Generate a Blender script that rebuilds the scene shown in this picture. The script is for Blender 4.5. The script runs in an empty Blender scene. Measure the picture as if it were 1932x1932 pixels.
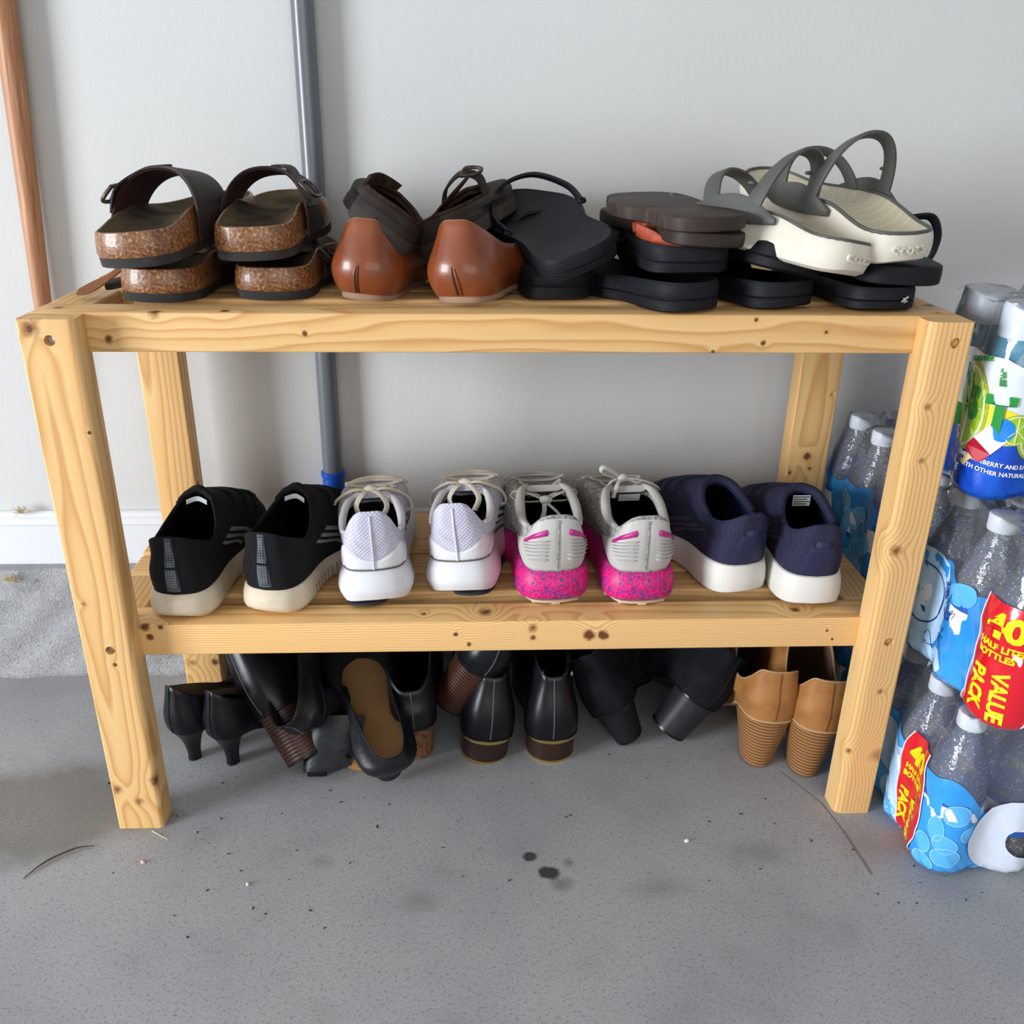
import bpy, math, random
import numpy as np
from mathutils import Vector, Matrix, Euler
random.seed(7); rng = np.random.default_rng(7)
S = bpy.context.scene
COL = S.collection
PI = math.pi

# ------------------------------------------------------------------ camera, world, lights, exposure
cam_d = bpy.data.cameras.new('camera'); cam = bpy.data.objects.new('camera', cam_d); COL.objects.link(cam)
cam_d.sensor_fit = 'HORIZONTAL'; cam_d.sensor_width = 36; cam_d.lens = 36 * 1743.1 / 1932
cam_d.clip_start = 0.02; cam_d.shift_x = 0.0008; cam_d.shift_y = 0.0058
pitch, yaw, roll = 0.4206, 0.0500, 0.0142
f = Vector((math.sin(yaw)*math.cos(pitch), math.cos(yaw)*math.cos(pitch), -math.sin(pitch)))
r0 = f.cross(Vector((0, 0, 1))).normalized(); u0 = r0.cross(f)
cr, sr = math.cos(roll), math.sin(roll)
rr = r0*cr + u0*sr; uu = u0*cr - r0*sr
M4 = Matrix(((rr.x, uu.x, -f.x, 0.4138), (rr.y, uu.y, -f.y, -0.863), (rr.z, uu.z, -f.z, 0.7844), (0, 0, 0, 1)))
cam.matrix_world = M4
S.camera = cam

S.view_settings.view_transform = 'Standard'; S.view_settings.look = 'None'
S.view_settings.gamma = 1.0; S.view_settings.use_curve_mapping = False
S.view_settings.exposure = 0.0

S.cycles.transparent_max_bounces = 40
W_ = bpy.data.worlds.new('world'); S.world = W_; W_.use_nodes = True
bg = W_.node_tree.nodes['Background']; bg.inputs[0].default_value = (0.86, 0.92, 1.0, 1); bg.inputs[1].default_value = 0.17

def area(name, loc, target, sx, sy, energy, color):
    d = bpy.data.lights.new(name, 'AREA'); d.shape = 'RECTANGLE'; d.size = sx; d.size_y = sy; d.energy = energy; d.color = color
    o = bpy.data.objects.new(name, d); COL.objects.link(o); o.location = loc
    o.rotation_euler = (Vector(target) - Vector(loc)).to_track_quat('-Z', 'Y').to_euler()
    return o
area('door_light', (-3.9, -2.2, 0.95), (0.35, 0.2, 0.35), 1.6, 1.9, 300, (0.91, 0.955, 1.0))
area('front_fill_light', (0.9, -3.6, 1.15), (0.45, 0.2, 0.4), 3.0, 1.7, 40, (1.0, 0.97, 0.93))  # weak fill added on the camera side to lighten front faces

# ------------------------------------------------------------------ node helpers / materials
class NT:
    def __init__(s, name):
        s.m = bpy.data.materials.new(name); s.m.use_nodes = True; s.t = s.m.node_tree
        s.b = s.t.nodes['Principled BSDF']; s.out = s.t.nodes['Material Output']
    def n(s, typ, **kw):
        nd = s.t.nodes.new(typ)
        for k, v in kw.items(): setattr(nd, k, v)
        return nd
    def l(s, a, b): s.t.links.new(a, b)
    def setin(s, sock, v):
        if hasattr(v, 'is_output'): s.l(v, sock)
        else: sock.default_value = v
    def math(s, op, a, b=0.0, c=0.0, clamp=False):
        nd = s.n('ShaderNodeMath', operation=op); nd.use_clamp = clamp
        s.setin(nd.inputs[0], a); s.setin(nd.inputs[1], b); s.setin(nd.inputs[2], c)
        return nd.outputs[0]
    def mix(s, fac, a, b, blend='MIX'):
        nd = s.n('ShaderNodeMix', data_type='RGBA', blend_type=blend)
        s.setin(nd.inputs[0], fac)
        for k, v in ((6, a), (7, b)):
            if isinstance(v, tuple): v = (v[0], v[1], v[2], 1)
            s.setin(nd.inputs[k], v)
        return nd.outputs[2]
    def coord(s, scale=(1, 1, 1), loc=(0, 0, 0), kind='Object'):
        tc = s.n('ShaderNodeTexCoord'); mp = s.n('ShaderNodeMapping')
        mp.inputs['Scale'].default_value = scale; mp.inputs['Location'].default_value = loc
        s.l(tc.outputs[kind], mp.inputs[0]); return mp.outputs[0]
    def noise(s, vec, scale, detail=3, rough=0.55):
        nd = s.n('ShaderNodeTexNoise'); s.l(vec, nd.inputs['Vector'])
        nd.inputs['Scale'].default_value = scale; nd.inputs['Detail'].default_value = detail; nd.inputs['Roughness'].default_value = rough
        return nd.outputs[0]
    def ramp(s, fac, stops):
        nd = s.n('ShaderNodeValToRGB'); e = nd.color_ramp.elements
        while len(e) < len(stops): e.new(0.5)
        for k, (p, c) in enumerate(stops):
            e[k].position = p; e[k].color = (c[0], c[1], c[2], 1)
        s.l(fac, nd.inputs[0]); return nd.outputs[0]
    def bump(s, h, strength, dist=0.002):
        nd = s.n('ShaderNodeBump'); nd.inputs['Strength'].default_value = strength; nd.inputs['Distance'].default_value = dist
        s.l(h, nd.inputs['Height']); s.l(nd.outputs[0], s.b.inputs['Normal']); return nd
    def done(s, col, rough=0.5, spec=0.5, metal=0.0, coat=0.0):
        if isinstance(col, tuple): col = (col[0], col[1], col[2], 1)
        s.setin(s.b.inputs['Base Color'], col); s.setin(s.b.inputs['Roughness'], rough)
        s.b.inputs['Specular IOR Level'].default_value = spec; s.b.inputs['Metallic'].default_value = metal
        s.b.inputs['Coat Weight'].default_value = coat
        return s.m

def P(name, col, rough=0.5, spec=0.4, bump=None, var=None, metal=0.0, coat=0.0, stretch=(1, 1, 1)):
    """plain procedural material: base colour, optional second colour by noise, optional noise bump"""
    t = NT(name); v = t.coord(scale=stretch); c = col
    if var:
        sc, c2, lo, hi = var
        fac = t.noise(v, sc, 4)
        mr = t.n('ShaderNodeMapRange'); t.l(fac, mr.inputs[0]); mr.inputs[1].default_value = lo; mr.inputs[2].default_value = hi
        c = t.mix(mr.outputs[0], col, c2)
    if bump: t.bump(t.noise(v, bump[0], 3), bump[1], bump[2] if len(bump) > 2 else 0.001)
    return t.done(c, rough, spec, metal, coat)

def checker_fabric(name, c1, c2, scale, rough=0.85, strength=0.5, rot=0.0):
    """woven fabric: two crossed wave directions"""
    t = NT(name); tc = t.n('ShaderNodeTexCoord'); mp = t.n('ShaderNodeMapping'); t.l(tc.outputs['Object'], mp.inputs[0])
    mp.inputs['Rotation'].default_value = (0, rot, 0)
    hs = []
    for d in ('X', 'Z', 'Y'):
        w = t.n('ShaderNodeTexWave', bands_direction=d); t.l(mp.outputs[0], w.inputs[0]); w.inputs['Scale'].default_value = scale
        w.inputs['Distortion'].default_value = 0.4
        hs.append(w.outputs[1])
    h = t.math('MULTIPLY', hs[0], hs[1]); h = t.math('ADD', h, t.math('MULTIPLY', hs[2], 0.3))
    c = t.mix(h, c1, c2); t.bump(h, strength, 0.0008)
    return t.done(c, rough, 0.25)

def wood(name, axis, knots=(), seed=0.0, freq=150.0, off=(0.03, -0.05), tone=1.0, cath=0.012, wob=3.0):
    """pine: growth rings round a pith line along the board's long axis; knots bend the rings and darken"""
    t = NT(name); tc = t.n('ShaderNodeTexCoord'); co = tc.outputs['Object']
    sep = t.n('ShaderNodeSeparateXYZ'); t.l(co, sep.inputs[0])
    i = 'XYZ'.index(axis); a = sep.outputs[i]; b = sep.outputs[(i+1) % 3]; c = sep.outputs[(i+2) % 3]
    sc = [30.0]*3; sc[i] = wob
    mp = t.n('ShaderNodeMapping'); mp.inputs['Scale'].default_value = sc; mp.inputs['Location'].default_value = (seed, seed*1.7, seed*0.6); t.l(co, mp.inputs[0])
    wobn = t.noise(mp.outputs[0], 0.5, 2, 0.5)
    sc2 = [420.0]*3; sc2[i] = 9.0
    mp2 = t.n('ShaderNodeMapping'); mp2.inputs['Scale'].default_value = sc2; t.l(co, mp2.inputs[0])
    fib = t.noise(mp2.outputs[0], 1.0, 3, 0.6)
    bb = t.math('ADD', b, off[0]); cc = t.math('ADD', c, off[1])
    rad = t.math('SQRT', t.math('ADD', t.math('MULTIPLY', bb, bb), t.math('MULTIPLY', cc, cc)))
    rad = t.math('ADD', rad, t.math('MULTIPLY', t.math('SUBTRACT', wobn, 0.5), cath*2))
    kd = None; kn = t.noise(co, 170, 3, .6)
    for (kx, ky, kz, kr, kk) in knots:
        vs = t.n('ShaderNodeVectorMath', operation='SUBTRACT'); t.l(co, vs.inputs[0]); vs.inputs[1].default_value = (kx, ky, kz)
        vl = t.n('ShaderNodeVectorMath', operation='LENGTH'); t.l(vs.outputs[0], vl.inputs[0])
        d = t.math('DIVIDE', vl.outputs['Value'], kr)
        g = t.math('EXPONENT', t.math('MULTIPLY', t.math('MULTIPLY', d, d), -0.16))
        rad = t.math('ADD', rad, t.math('MULTIPLY', g, kr*1.5))
        dn = t.math('ADD', d, t.math('MULTIPLY', t.math('SUBTRACT', kn, .5), 1.1))
        core = t.math('ADD', t.math('MULTIPLY', t.math('MULTIPLY', t.math('SUBTRACT', 1.25, dn, clamp=True), 1.6, clamp=True), .80*kk), t.math('MULTIPLY', t.math('MULTIPLY', t.math('SUBTRACT', .62, dn, clamp=True), 3.0, clamp=True), .55*kk))
        core = t.math('MULTIPLY', core, 1.35, clamp=True)
        kd = core if kd is None else t.math('MAXIMUM', kd, core)
    ring = t.math('FRACT', t.math('MULTIPLY', rad, freq))
    ringc = t.ramp(ring, [(0.0, (0.80*tone, 0.515*tone, 0.225*tone)), (0.50, (0.75*tone, 0.44*tone, 0.165*tone)), (0.84, (0.56*tone, 0.255*tone, 0.065*tone)), (1.0, (0.79*tone, 0.505*tone, 0.215*tone))])
    col = t.mix(t.math('MULTIPLY', fib, 0.28), ringc, (0.50*tone, 0.31*tone, 0.13*tone))
    big = t.noise(mp.outputs[0], 0.23, 2)
    col = t.mix(t.math('MULTIPLY', big, 0.30), col, (0.86*tone, 0.61*tone, 0.32*tone))
    if kd is not None: col = t.mix(kd, col, (0.15, 0.048, 0.016))
    t.bump(t.math('ADD', fib, t.math('MULTIPLY', ring, 0.4)), 0.18, 0.0006)
    return t.done(col, 0.5, 0.3)

def stacked(name, c1, c2, axis='Z', scale=150.0, rough=0.4):
    """stacked-leather heel: thin stripes across the heel"""
    t = NT(name); co = t.coord()
    w = t.n('ShaderNodeTexWave', bands_direction=axis); t.l(co, w.inputs[0]); w.inputs['Scale'].default_value = scale; w.inputs['Distortion'].default_value = 0.6
    w.inputs['Detail'].default_value = 2
    c = t.mix(t.math('POWER', w.outputs[1], 1.5), c1, c2)
    t.bump(w.outputs[1], 0.35, 0.0008)
    return t.done(c, rough, 0.4)

def clear_mat(name, tint=(0.92, 0.96, 0.98), alpha=0.16, rough=0.08, white=(0.9, 0.93, 0.96), crinkle=0.5, scale=90, beads=False):
    """thin clear plastic film: mostly see-through with a glossy coat and a faint milky veil"""
    t = NT(name); t.t.nodes.remove(t.b)
    tr = t.n('ShaderNodeBsdfTransparent'); tr.inputs[0].default_value = (*tint, 1)
    gl = t.n('ShaderNodeBsdfGlossy'); gl.inputs['Roughness'].default_value = rough
    df = t.n('ShaderNodeBsdfDiffuse'); df.inputs[0].default_value = (*white, 1)
    fr = t.n('ShaderNodeFresnel'); fr.inputs[0].default_value = 1.45
    bp = t.n('ShaderNodeBump'); bp.inputs['Strength'].default_value = crinkle; bp.inputs['Distance'].default_value = 0.002
    t.l(t.noise(t.coord(), scale, 2), bp.inputs['Height'])
    for nd in (gl, df, fr): t.l(bp.outputs[0], nd.inputs['Normal'])
    m1 = t.n('ShaderNodeMixShader'); m1.inputs[0].default_value = alpha
    if beads:
        vo = t.n('ShaderNodeTexVoronoi'); vo.inputs['Scale'].default_value = 260; t.l(t.coord(), vo.inputs[0])
        t.l(t.math('ADD', alpha, t.math('MULTIPLY', t.math('MULTIPLY', t.math('SUBTRACT', .34, vo.outputs[0]), 4.0, clamp=True), .35)), m1.inputs[0])
    t.l(tr.outputs[0], m1.inputs[1]); t.l(df.outputs[0], m1.inputs[2])
    m2 = t.n('ShaderNodeMixShader'); t.l(t.math('MULTIPLY', fr.outputs[0], 1.3, clamp=True), m2.inputs[0]); t.l(m1.outputs[0], m2.inputs[1]); t.l(gl.outputs[0], m2.inputs[2])
    t.l(m2.outputs[0], t.out.inputs[0]); return t.m

# ------------------------------------------------------------------ mesh helpers
def part(name, verts, faces, mat, parent=None, angle=40, smooth=True, kind=None, label=None):
    me = bpy.data.meshes.new(name)
    me.from_pydata([tuple(map(float, v)) for v in verts], [], [tuple(map(int, q)) for q in faces]); me.update()
    if mat: me.materials.append(mat)
    if smooth:
        me.polygons.foreach_set('use_smooth', [True]*len(me.polygons))
        me.set_sharp_from_angle(angle=math.radians(angle))
    o = bpy.data.objects.new(name, me); COL.objects.link(o)
    if parent: o.parent = parent
    if kind: o['kind'] = kind
    if label: o['label'] = label
    return o

def recalc(o):
    import bmesh
    bm = bmesh.new(); bm.from_mesh(o.data); bmesh.ops.recalc_face_normals(bm, faces=bm.faces); bm.to_mesh(o.data); bm.free(); return o

def thing(name, label, cat, loc=(0, 0, 0), rot=(0, 0, 0), group=None):
    o = bpy.data.objects.new(name, None); COL.objects.link(o); o.empty_display_size = 0.02
    o.location = loc; o.rotation_euler = [math.radians(a) for a in rot]
    o['label'] = label; o['category'] = cat
    if group: o['group'] = group
    return o

def tag(o, label, cat, group=None):
    o['label'] = label; o['category'] = cat
    if group: o['group'] = group
    return o

def grid(rings, closed=True, cap0=None, cap1=None):
    """rings: list of (n,3) arrays -> verts, faces; caps: 'strip' pairs i with n-i (heel..toe loops), 'fan' a single n-gon"""
    R = [np.asarray(r, float) for r in rings]; n = len(R[0]); v = np.concatenate(R); F = []
    for k in range(len(R)-1):
        for i in range(n if closed else n-1):
            j = (i+1) % n; F.append((k*n+i, k*n+j, (k+1)*n+j, (k+1)*n+i))
    def cap(base, flip, how):
        if how == 'fan': q = list(range(base, base+n)); F.append(q[::-1] if flip else q)
        else:
            h = n//2
            for i in range(0, h):
                q = [base+i, base+i+1, base+(n-i-1) % n, base+(n-i) % n]
                q = list(dict.fromkeys(q))
                if len(q) > 2: F.append(q[::-1] if flip else q)
    if cap0: cap(0, True, cap0)
    if cap1: cap((len(R)-1)*n, False, cap1)
    return v, F

def catmull(pts, n, closed=False, arc=True):
    p = np.asarray(pts, float); m = len(p); segs = m if closed else m-1; out = []; K = 16
    for i in range(segs):
        if closed: a, b, c, d = p[(i-1) % m], p[i], p[(i+1) % m], p[(i+2) % m]
        else: a, b, c, d = p[max(i-1, 0)], p[i], p[i+1], p[min(i+2, m-1)]
        for k in range(K):
            t = k/K; out.append(0.5*((2*b)+(-a+c)*t+(2*a-5*b+4*c-d)*t*t+(-a+3*b-3*c+d)*t**3))
    out.append(p[0] if closed else p[-1]); out = np.array(out)
    if not arc: s = np.linspace(0, 1, len(out))
    else:
        s = np.concatenate([[0], np.cumsum(np.linalg.norm(np.diff(out, axis=0), axis=1))]); s /= s[-1]
    q = np.linspace(0, 1, n+1)[:-1] if closed else np.linspace(0, 1, n)
    return np.stack([np.interp(q, s, out[:, k]) for k in range(out.shape[1])], 1)

def two_sided(right, left, n):
    """closed loop from two heel->toe control lists that share ends; index 0 heel, n/2 toe"""
    a = catmull(right, n//2+1); b = catmull(left, n//2+1)
    return np.concatenate([a[:-1], b[::-1][:-1]])

def tube(pts, r, n=8, m=None, r2=None, cap=True):
    p = catmull(pts, m or max(6, len(pts)*5)); T = np.gradient(p, axis=0); T /= np.linalg.norm(T, axis=1)[:, None]+1e-9
    up = np.array([0, 0, 1.0]) if abs(T[0][2]) < 0.9 else np.array([1.0, 0, 0]); rings = []
    rv = np.interp(np.linspace(0, 1, len(p)), np.linspace(0, 1, len(r)), r) if hasattr(r, '__len__') else np.full(len(p), r)
    for i in range(len(p)):
        up = up - T[i]*(up@T[i]); up /= np.linalg.norm(up)+1e-9; s = np.cross(T[i], up)
        rings.append([p[i]+(s*math.cos(a)*rv[i]+up*math.sin(a)*(r2 or rv[i])) for a in np.linspace(0, 2*PI, n+1)[:-1]])
    return grid(rings, True, 'fan' if cap else None, 'fan' if cap else None)

def join(*vf):
    V = []; F = []; b = 0
    for v, fc in vf:
        V.append(np.asarray(v, float)); F += [[i+b for i in q] for q in fc]; b += len(v)
    return np.concatenate(V), F

def ribbon(ea, eb, th, m=24):
    """band between two edge curves (control lists), thickness th grown along its own normals"""
    A = catmull(ea, m); B = catmull(eb, m); C = (A+B)/2
    T = np.gradient(C, axis=0); Wd = B-A; Nn = np.cross(T, Wd); Nn /= np.linalg.norm(Nn, axis=1)[:, None]+1e-9
    h = Nn*th/2; k = 0.12
    rings = [np.array([A[i]-h[i]*.6, A[i]+Wd[i]*k-h[i], B[i]-Wd[i]*k-h[i], B[i]-h[i]*.6, B[i]+h[i]*.6, B[i]-Wd[i]*k+h[i], A[i]+Wd[i]*k+h[i], A[i]+h[i]*.6]) for i in range(m)]
    return grid(rings, True, 'fan', 'fan')

def lathe(prof, n=24, c=(0, 0, 0)):
    rings = [[(c[0]+r*math.cos(a), c[1]+r*math.sin(a), c[2]+z) for a in np.linspace(0, 2*PI, n+1)[:-1]] for r, z in prof]
    return grid(rings, True, 'fan', 'fan')

def box(lo, hi, bev=0.0):
    (x0, y0, z0), (x1, y1, z1) = lo, hi
    if bev <= 0:
        v = [(x, y, z) for z in (z0, z1) for (x, y) in ((x0, y0), (x1, y0), (x1, y1), (x0, y1))]
        return v, [(3, 2, 1, 0), (4, 5, 6, 7), (0, 1, 5, 4), (1, 2, 6, 5), (2, 3, 7, 6), (3, 0, 4, 7)]
    import bmesh
    bm = bmesh.new(); bmesh.ops.create_cube(bm, size=1)
    for v in bm.verts: v.co = Vector(((x0+x1)/2+v.co.x*(x1-x0), (y0+y1)/2+v.co.y*(y1-y0), (z0+z1)/2+v.co.z*(z1-z0)))
    bmesh.ops.bevel(bm, geom=bm.edges[:], offset=bev, segments=3, affect='EDGES', profile=0.5)
    bm.verts.ensure_lookup_table()
    V = [tuple(v.co) for v in bm.verts]; F = [[v.index for v in q.verts] for q in bm.faces]; bm.free(); return V, F

def text_vf(s, size, extrude=0.0002, offset=0.0, spacing=1.0, res=3, align='CENTER'):
    c = bpy.data.curves.new('text', 'FONT'); c.body = s; c.size = size; c.extrude = extrude; c.offset = offset; c.space_character = spacing
    c.resolution_u = res; c.align_x = align; c.align_y = 'CENTER'
    o = bpy.data.objects.new('text', c); COL.objects.link(o); bpy.context.view_layer.update()
    dg = bpy.context.evaluated_depsgraph_get(); me = o.evaluated_get(dg).to_mesh()
    V = np.array([v.co[:] for v in me.vertices]); F = [list(q.vertices) for q in me.polygons]
    o.evaluated_get(dg).to_mesh_clear(); bpy.data.objects.remove(o); bpy.data.curves.remove(c)
    return V, F
# ------------------------------------------------------------------ setting: wall, baseboard, kerb, floor
def spot(t, co, x, y, rx, ry, soft, nz=None, namp=0.3):
    vs = t.n('ShaderNodeVectorMath', operation='SUBTRACT'); t.l(co, vs.inputs[0]); vs.inputs[1].default_value = (x, y, 0)
    vm = t.n('ShaderNodeVectorMath', operation='MULTIPLY'); t.l(vs.outputs[0], vm.inputs[0]); vm.inputs[1].default_value = (1/rx, 1/ry, 0)
    vl = t.n('ShaderNodeVectorMath', operation='LENGTH'); t.l(vm.outputs[0], vl.inputs[0]); d = vl.outputs['Value']
    if nz is not None: d = t.math('ADD', d, t.math('MULTIPLY', t.math('SUBTRACT', nz, 0.5), namp*4))
    return t.math('DIVIDE', t.math('SUBTRACT', 1.0, d), soft, clamp=True)

def floor_mat():
    t = NT('garage_concrete'); tc = t.n('ShaderNodeTexCoord'); co = tc.outputs['Object']
    n1 = t.noise(co, 5, 5, 0.6); n2 = t.noise(co, 420, 3, 0.7); n3 = t.noise(co, 40, 4, 0.6); n4 = t.noise(co, 14, 4, 0.6)
    c = t.ramp(n1, [(0.3, (0.30, 0.31, 0.33)), (0.52, (0.385, 0.39, 0.405)), (0.72, (0.43, 0.42, 0.42))])
    c = t.mix(t.math('MULTIPLY', n3, 0.5), c, (0.29, 0.29, 0.30))
    sp = t.math('MULTIPLY', t.math('SUBTRACT', n2, 0.53), 5.0, clamp=True)
    c = t.mix(t.math('MULTIPLY', sp, 0.6), c, (0.10, 0.10, 0.11))
    n5 = t.noise(co, 210, 2, .6)
    c = t.mix(t.math('MULTIPLY', t.math('MULTIPLY', t.math('SUBTRACT', n5, 0.56), 6.0, clamp=True), .45), c, (0.14, 0.14, 0.145))
    c = t.mix(t.math('MULTIPLY', t.math('MULTIPLY', t.math('SUBTRACT', n4, 0.55), 4.0, clamp=True), .30), c, (0.20, 0.195, 0.19))
    sp2 = t.math('MULTIPLY', t.math('SUBTRACT', 0.40, n2), 6.0, clamp=True)
    c = t.mix(t.math('MULTIPLY', sp2, 0.4), c, (0.52, 0.52, 0.53))
    # the damp brownish patch by the front left leg, with sand in it
    st = spot(t, co, -0.10, 0.035, 0.17, 0.105, 0.45, n4, 0.25)
    c = t.mix(t.math('MULTIPLY', st, 0.62), c, (0.125, 0.110, 0.080))
    sand = t.math('MULTIPLY', t.math('MULTIPLY', t.math('SUBTRACT', n2, 0.55), 9.0, clamp=True), spot(t, co, -0.13, 0.02, 0.11, 0.07, 0.8, n4, 0.3))
    c = t.mix(t.math('MULTIPLY', sand, 0.8), c, (0.55, 0.50, 0.36))
    st2 = spot(t, co, 0.02, 0.20, 0.10, 0.05, 0.9, n4, 0.3)
    c = t.mix(t.math('MULTIPLY', st2, 0.35), c, (0.16, 0.14, 0.10))
    # dark drips and greasy marks
    for (x, y, rx, ry, sf, k, cl) in ((0.482, -0.058, 0.0105, 0.0085, 0.35, 0.9, (0.03, 0.032, 0.026)), (0.500, -0.084, 0.014, 0.011, 0.4, 0.92, (0.022, 0.022, 0.018)),
                                     (0.515, -0.102, 0.020, 0.014, 0.9, 0.6, (0.12, 0.115, 0.10)), (0.525, -0.070, 0.009, 0.008, 0.7, 0.5, (0.11, 0.09, 0.08)),
                                     (0.36, -0.12, 0.03, 0.018, 0.9, 0.4, (0.14, 0.13, 0.12)), (0.74, -0.06, 0.06, 0.03, 0.9, 0.35, (0.15, 0.14, 0.14)),
                                     (0.87, -0.05, 0.05, 0.05, 0.9, 0.32, (0.2, 0.14, 0.14)), (0.62, -0.11, 0.05, 0.02, 0.9, 0.3, (0.15, 0.14, 0.13)), (0.245, -0.06, 0.02, 0.015, 0.9, 0.35, (0.15, 0.15, 0.14))):
        c = t.mix(t.math('MULTIPLY', spot(t, co, x, y, rx, ry, sf, n3, 0.35), k), c, cl)
    # long thin crack by the right leg
    sx = t.n('ShaderNodeSeparateXYZ'); t.l(co, sx.inputs[0])
    for (x0, y0, x1, y1, wd) in ((0.815, 0.080, 0.848, 0.019, .0016), (0.848, 0.019, 0.857, -0.03, .0022), (0.857, -0.03, 0.864, -0.098, .003)):
        dx, dy = x1-x0, y1-y0; L = math.hypot(dx, dy)
        along = t.math('DIVIDE', t.math('ADD', t.math('MULTIPLY', t.math('SUBTRACT', sx.outputs[0], x0), dx/L), t.math('MULTIPLY', t.math('SUBTRACT', sx.outputs[1], y0), dy/L)), L)
        ac = t.math('ADD', t.math('MULTIPLY', t.math('SUBTRACT', sx.outputs[0], x0), -dy/L), t.math('MULTIPLY', t.math('SUBTRACT', sx.outputs[1], y0), dx/L))
        ac = t.math('ADD', ac, t.math('MULTIPLY', t.math('SUBTRACT', n3, 0.5), 0.004))
        ok = t.math('MULTIPLY', t.math('GREATER_THAN', along, 0.0), t.math('LESS_THAN', along, 1.0))
        k = t.math('MULTIPLY', t.math('SUBTRACT', 1.0, t.math('DIVIDE', t.math('ABSOLUTE', ac), wd), clamp=True), ok)
        c = t.mix(t.math('MULTIPLY', k, 0.75), c, (0.085, 0.083, 0.08))
    t.bump(t.math('ADD', n2, t.math('MULTIPLY', n3, 0.6)), 0.25, 0.0008)
    return t.done(c, 0.72, 0.3)

def kerb_mat():
    t = NT('rough_concrete'); tc = t.n('ShaderNodeTexCoord'); co = tc.outputs['Object']
    n1 = t.noise(co, 6, 4); n2 = t.noise(co, 380, 3, 0.7); n3 = t.noise(co, 60, 4, 0.65)
    c = t.ramp(n1, [(0.3, (0.31, 0.32, 0.34)), (0.7, (0.43, 0.43, 0.44))])
    c = t.mix(t.math('MULTIPLY', t.math('SUBTRACT', n2, 0.53), 4.0, clamp=True), c, (0.17, 0.165, 0.16))
    c = t.mix(t.math('MULTIPLY', t.math('MULTIPLY', t.math('SUBTRACT', 0.44, n2), 5.0, clamp=True), 0.6), c, (0.75, 0.75, 0.74))
    c = t.mix(t.math('MULTIPLY', t.math('SUBTRACT', n3, 0.63), 6.0, clamp=True), c, (0.20, 0.19, 0.17))
    sx = t.n('ShaderNodeSeparateXYZ'); t.l(co, sx.inputs[0])
    lowd = t.math('MULTIPLY', t.math('SUBTRACT', 0.016, t.math('ADD', sx.outputs[2], t.math('MULTIPLY', n3, 0.02))), 90.0, clamp=True)
    c = t.mix(t.math('MULTIPLY', lowd, 0.7), c, (0.14, 0.125, 0.10))
    t.bump(t.math('ADD', t.math('MULTIPLY', n2, 0.8), n3), 0.9, 0.003)
    return t.done(c, 0.9, 0.2)

YW, YK = 0.376, 0.332
m_wall = P('painted_wall', (0.60, 0.605, 0.60), 0.6, 0.25, bump=(140, 0.22, 0.0012), var=(2.5, (0.575, 0.58, 0.575), 0.35, 0.65))
m_base = P('white_trim_paint', (0.70, 0.72, 0.765), 0.4, 0.4, bump=(30, 0.05))
def struct(name, vf, mat, angle=30):
    o = part(name, *vf, mat, angle=angle, kind='structure'); return o
struct('wall_back', box((-3.2, YW, 0.16), (3.2, YW+0.12, 2.6)), m_wall)
struct('wall_right', box((3.2, -4.2, 0.0), (3.3, YW+0.12, 2.6)), m_wall)
struct('ceiling', box((-3.2, -4.2, 2.6), (3.3, YW+0.12, 2.7)), m_wall)
struct('floor', box((-3.4, -4.4, -0.1), (3.4, YW+0.12, 0.0)), floor_mat())
# baseboard with a moulded top edge (profile run along X)
def run(prof, x0, x1): return grid([[(x, y, z) for y, z in prof] for x in (x0, x1)], True, 'fan', 'fan')
bp = [(YW, 0.168), (YW-0.015, 0.168), (YW-0.015, 0.228), (YW-0.0125, 0.2285), (YW-0.0125, 0.230), (YW-0.0145, 0.231), (YW-0.013, 0.237), (YW-0.009, 0.240), (YW-0.008, 0.245), (YW-0.005, 0.247), (YW, 0.247)]
o = struct('baseboard_back', run(bp[::-1], -3.2, 3.2), m_base); recalc(o)
# concrete stem wall under the trim: dense strip so its face is slightly uneven
NX, NZ = 260, 16
kv = []; kf = []
for iz in range(NZ+1):
    z = 0.168*iz/NZ
    for ix in range(NX+1):
        x = -1.3+2.6*ix/NX
        d = 0.0022*math.sin(x*31+z*40)+0.0016*math.sin(x*83-z*90)+0.0012*(random.random()-.5)
        y = YK + (0.006 if z > 0.130 else 0.0) - (0.010*(1-z/0.02) if z < 0.02 else 0) + (0.004 if z > 0.165 else 0) + d
        kv.append((x, y, z))
for iz in range(NZ):
    for ix in range(NX):
        a = iz*(NX+1)+ix; kf.append((a, a+1, a+NX+2, a+NX+1))
b0 = len(kv)
for ix in range(NX+1): kv.append((-1.3+2.6*ix/NX, YW+0.02, 0.168))
for ix in range(NX):
    a = NZ*(NX+1)+ix; kf.append((a, a+1, b0+ix+1, b0+ix))
struct('trim_1', (kv, kf), kerb_mat())
for k, (x0, x1) in enumerate(((-3.2, -1.3), (1.3, 3.2))): struct('trim_%d' % (k+2), box((x0, YK, 0), (x1, YW+0.02, 0.168)), bpy.data.materials['rough_concrete'])

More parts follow.
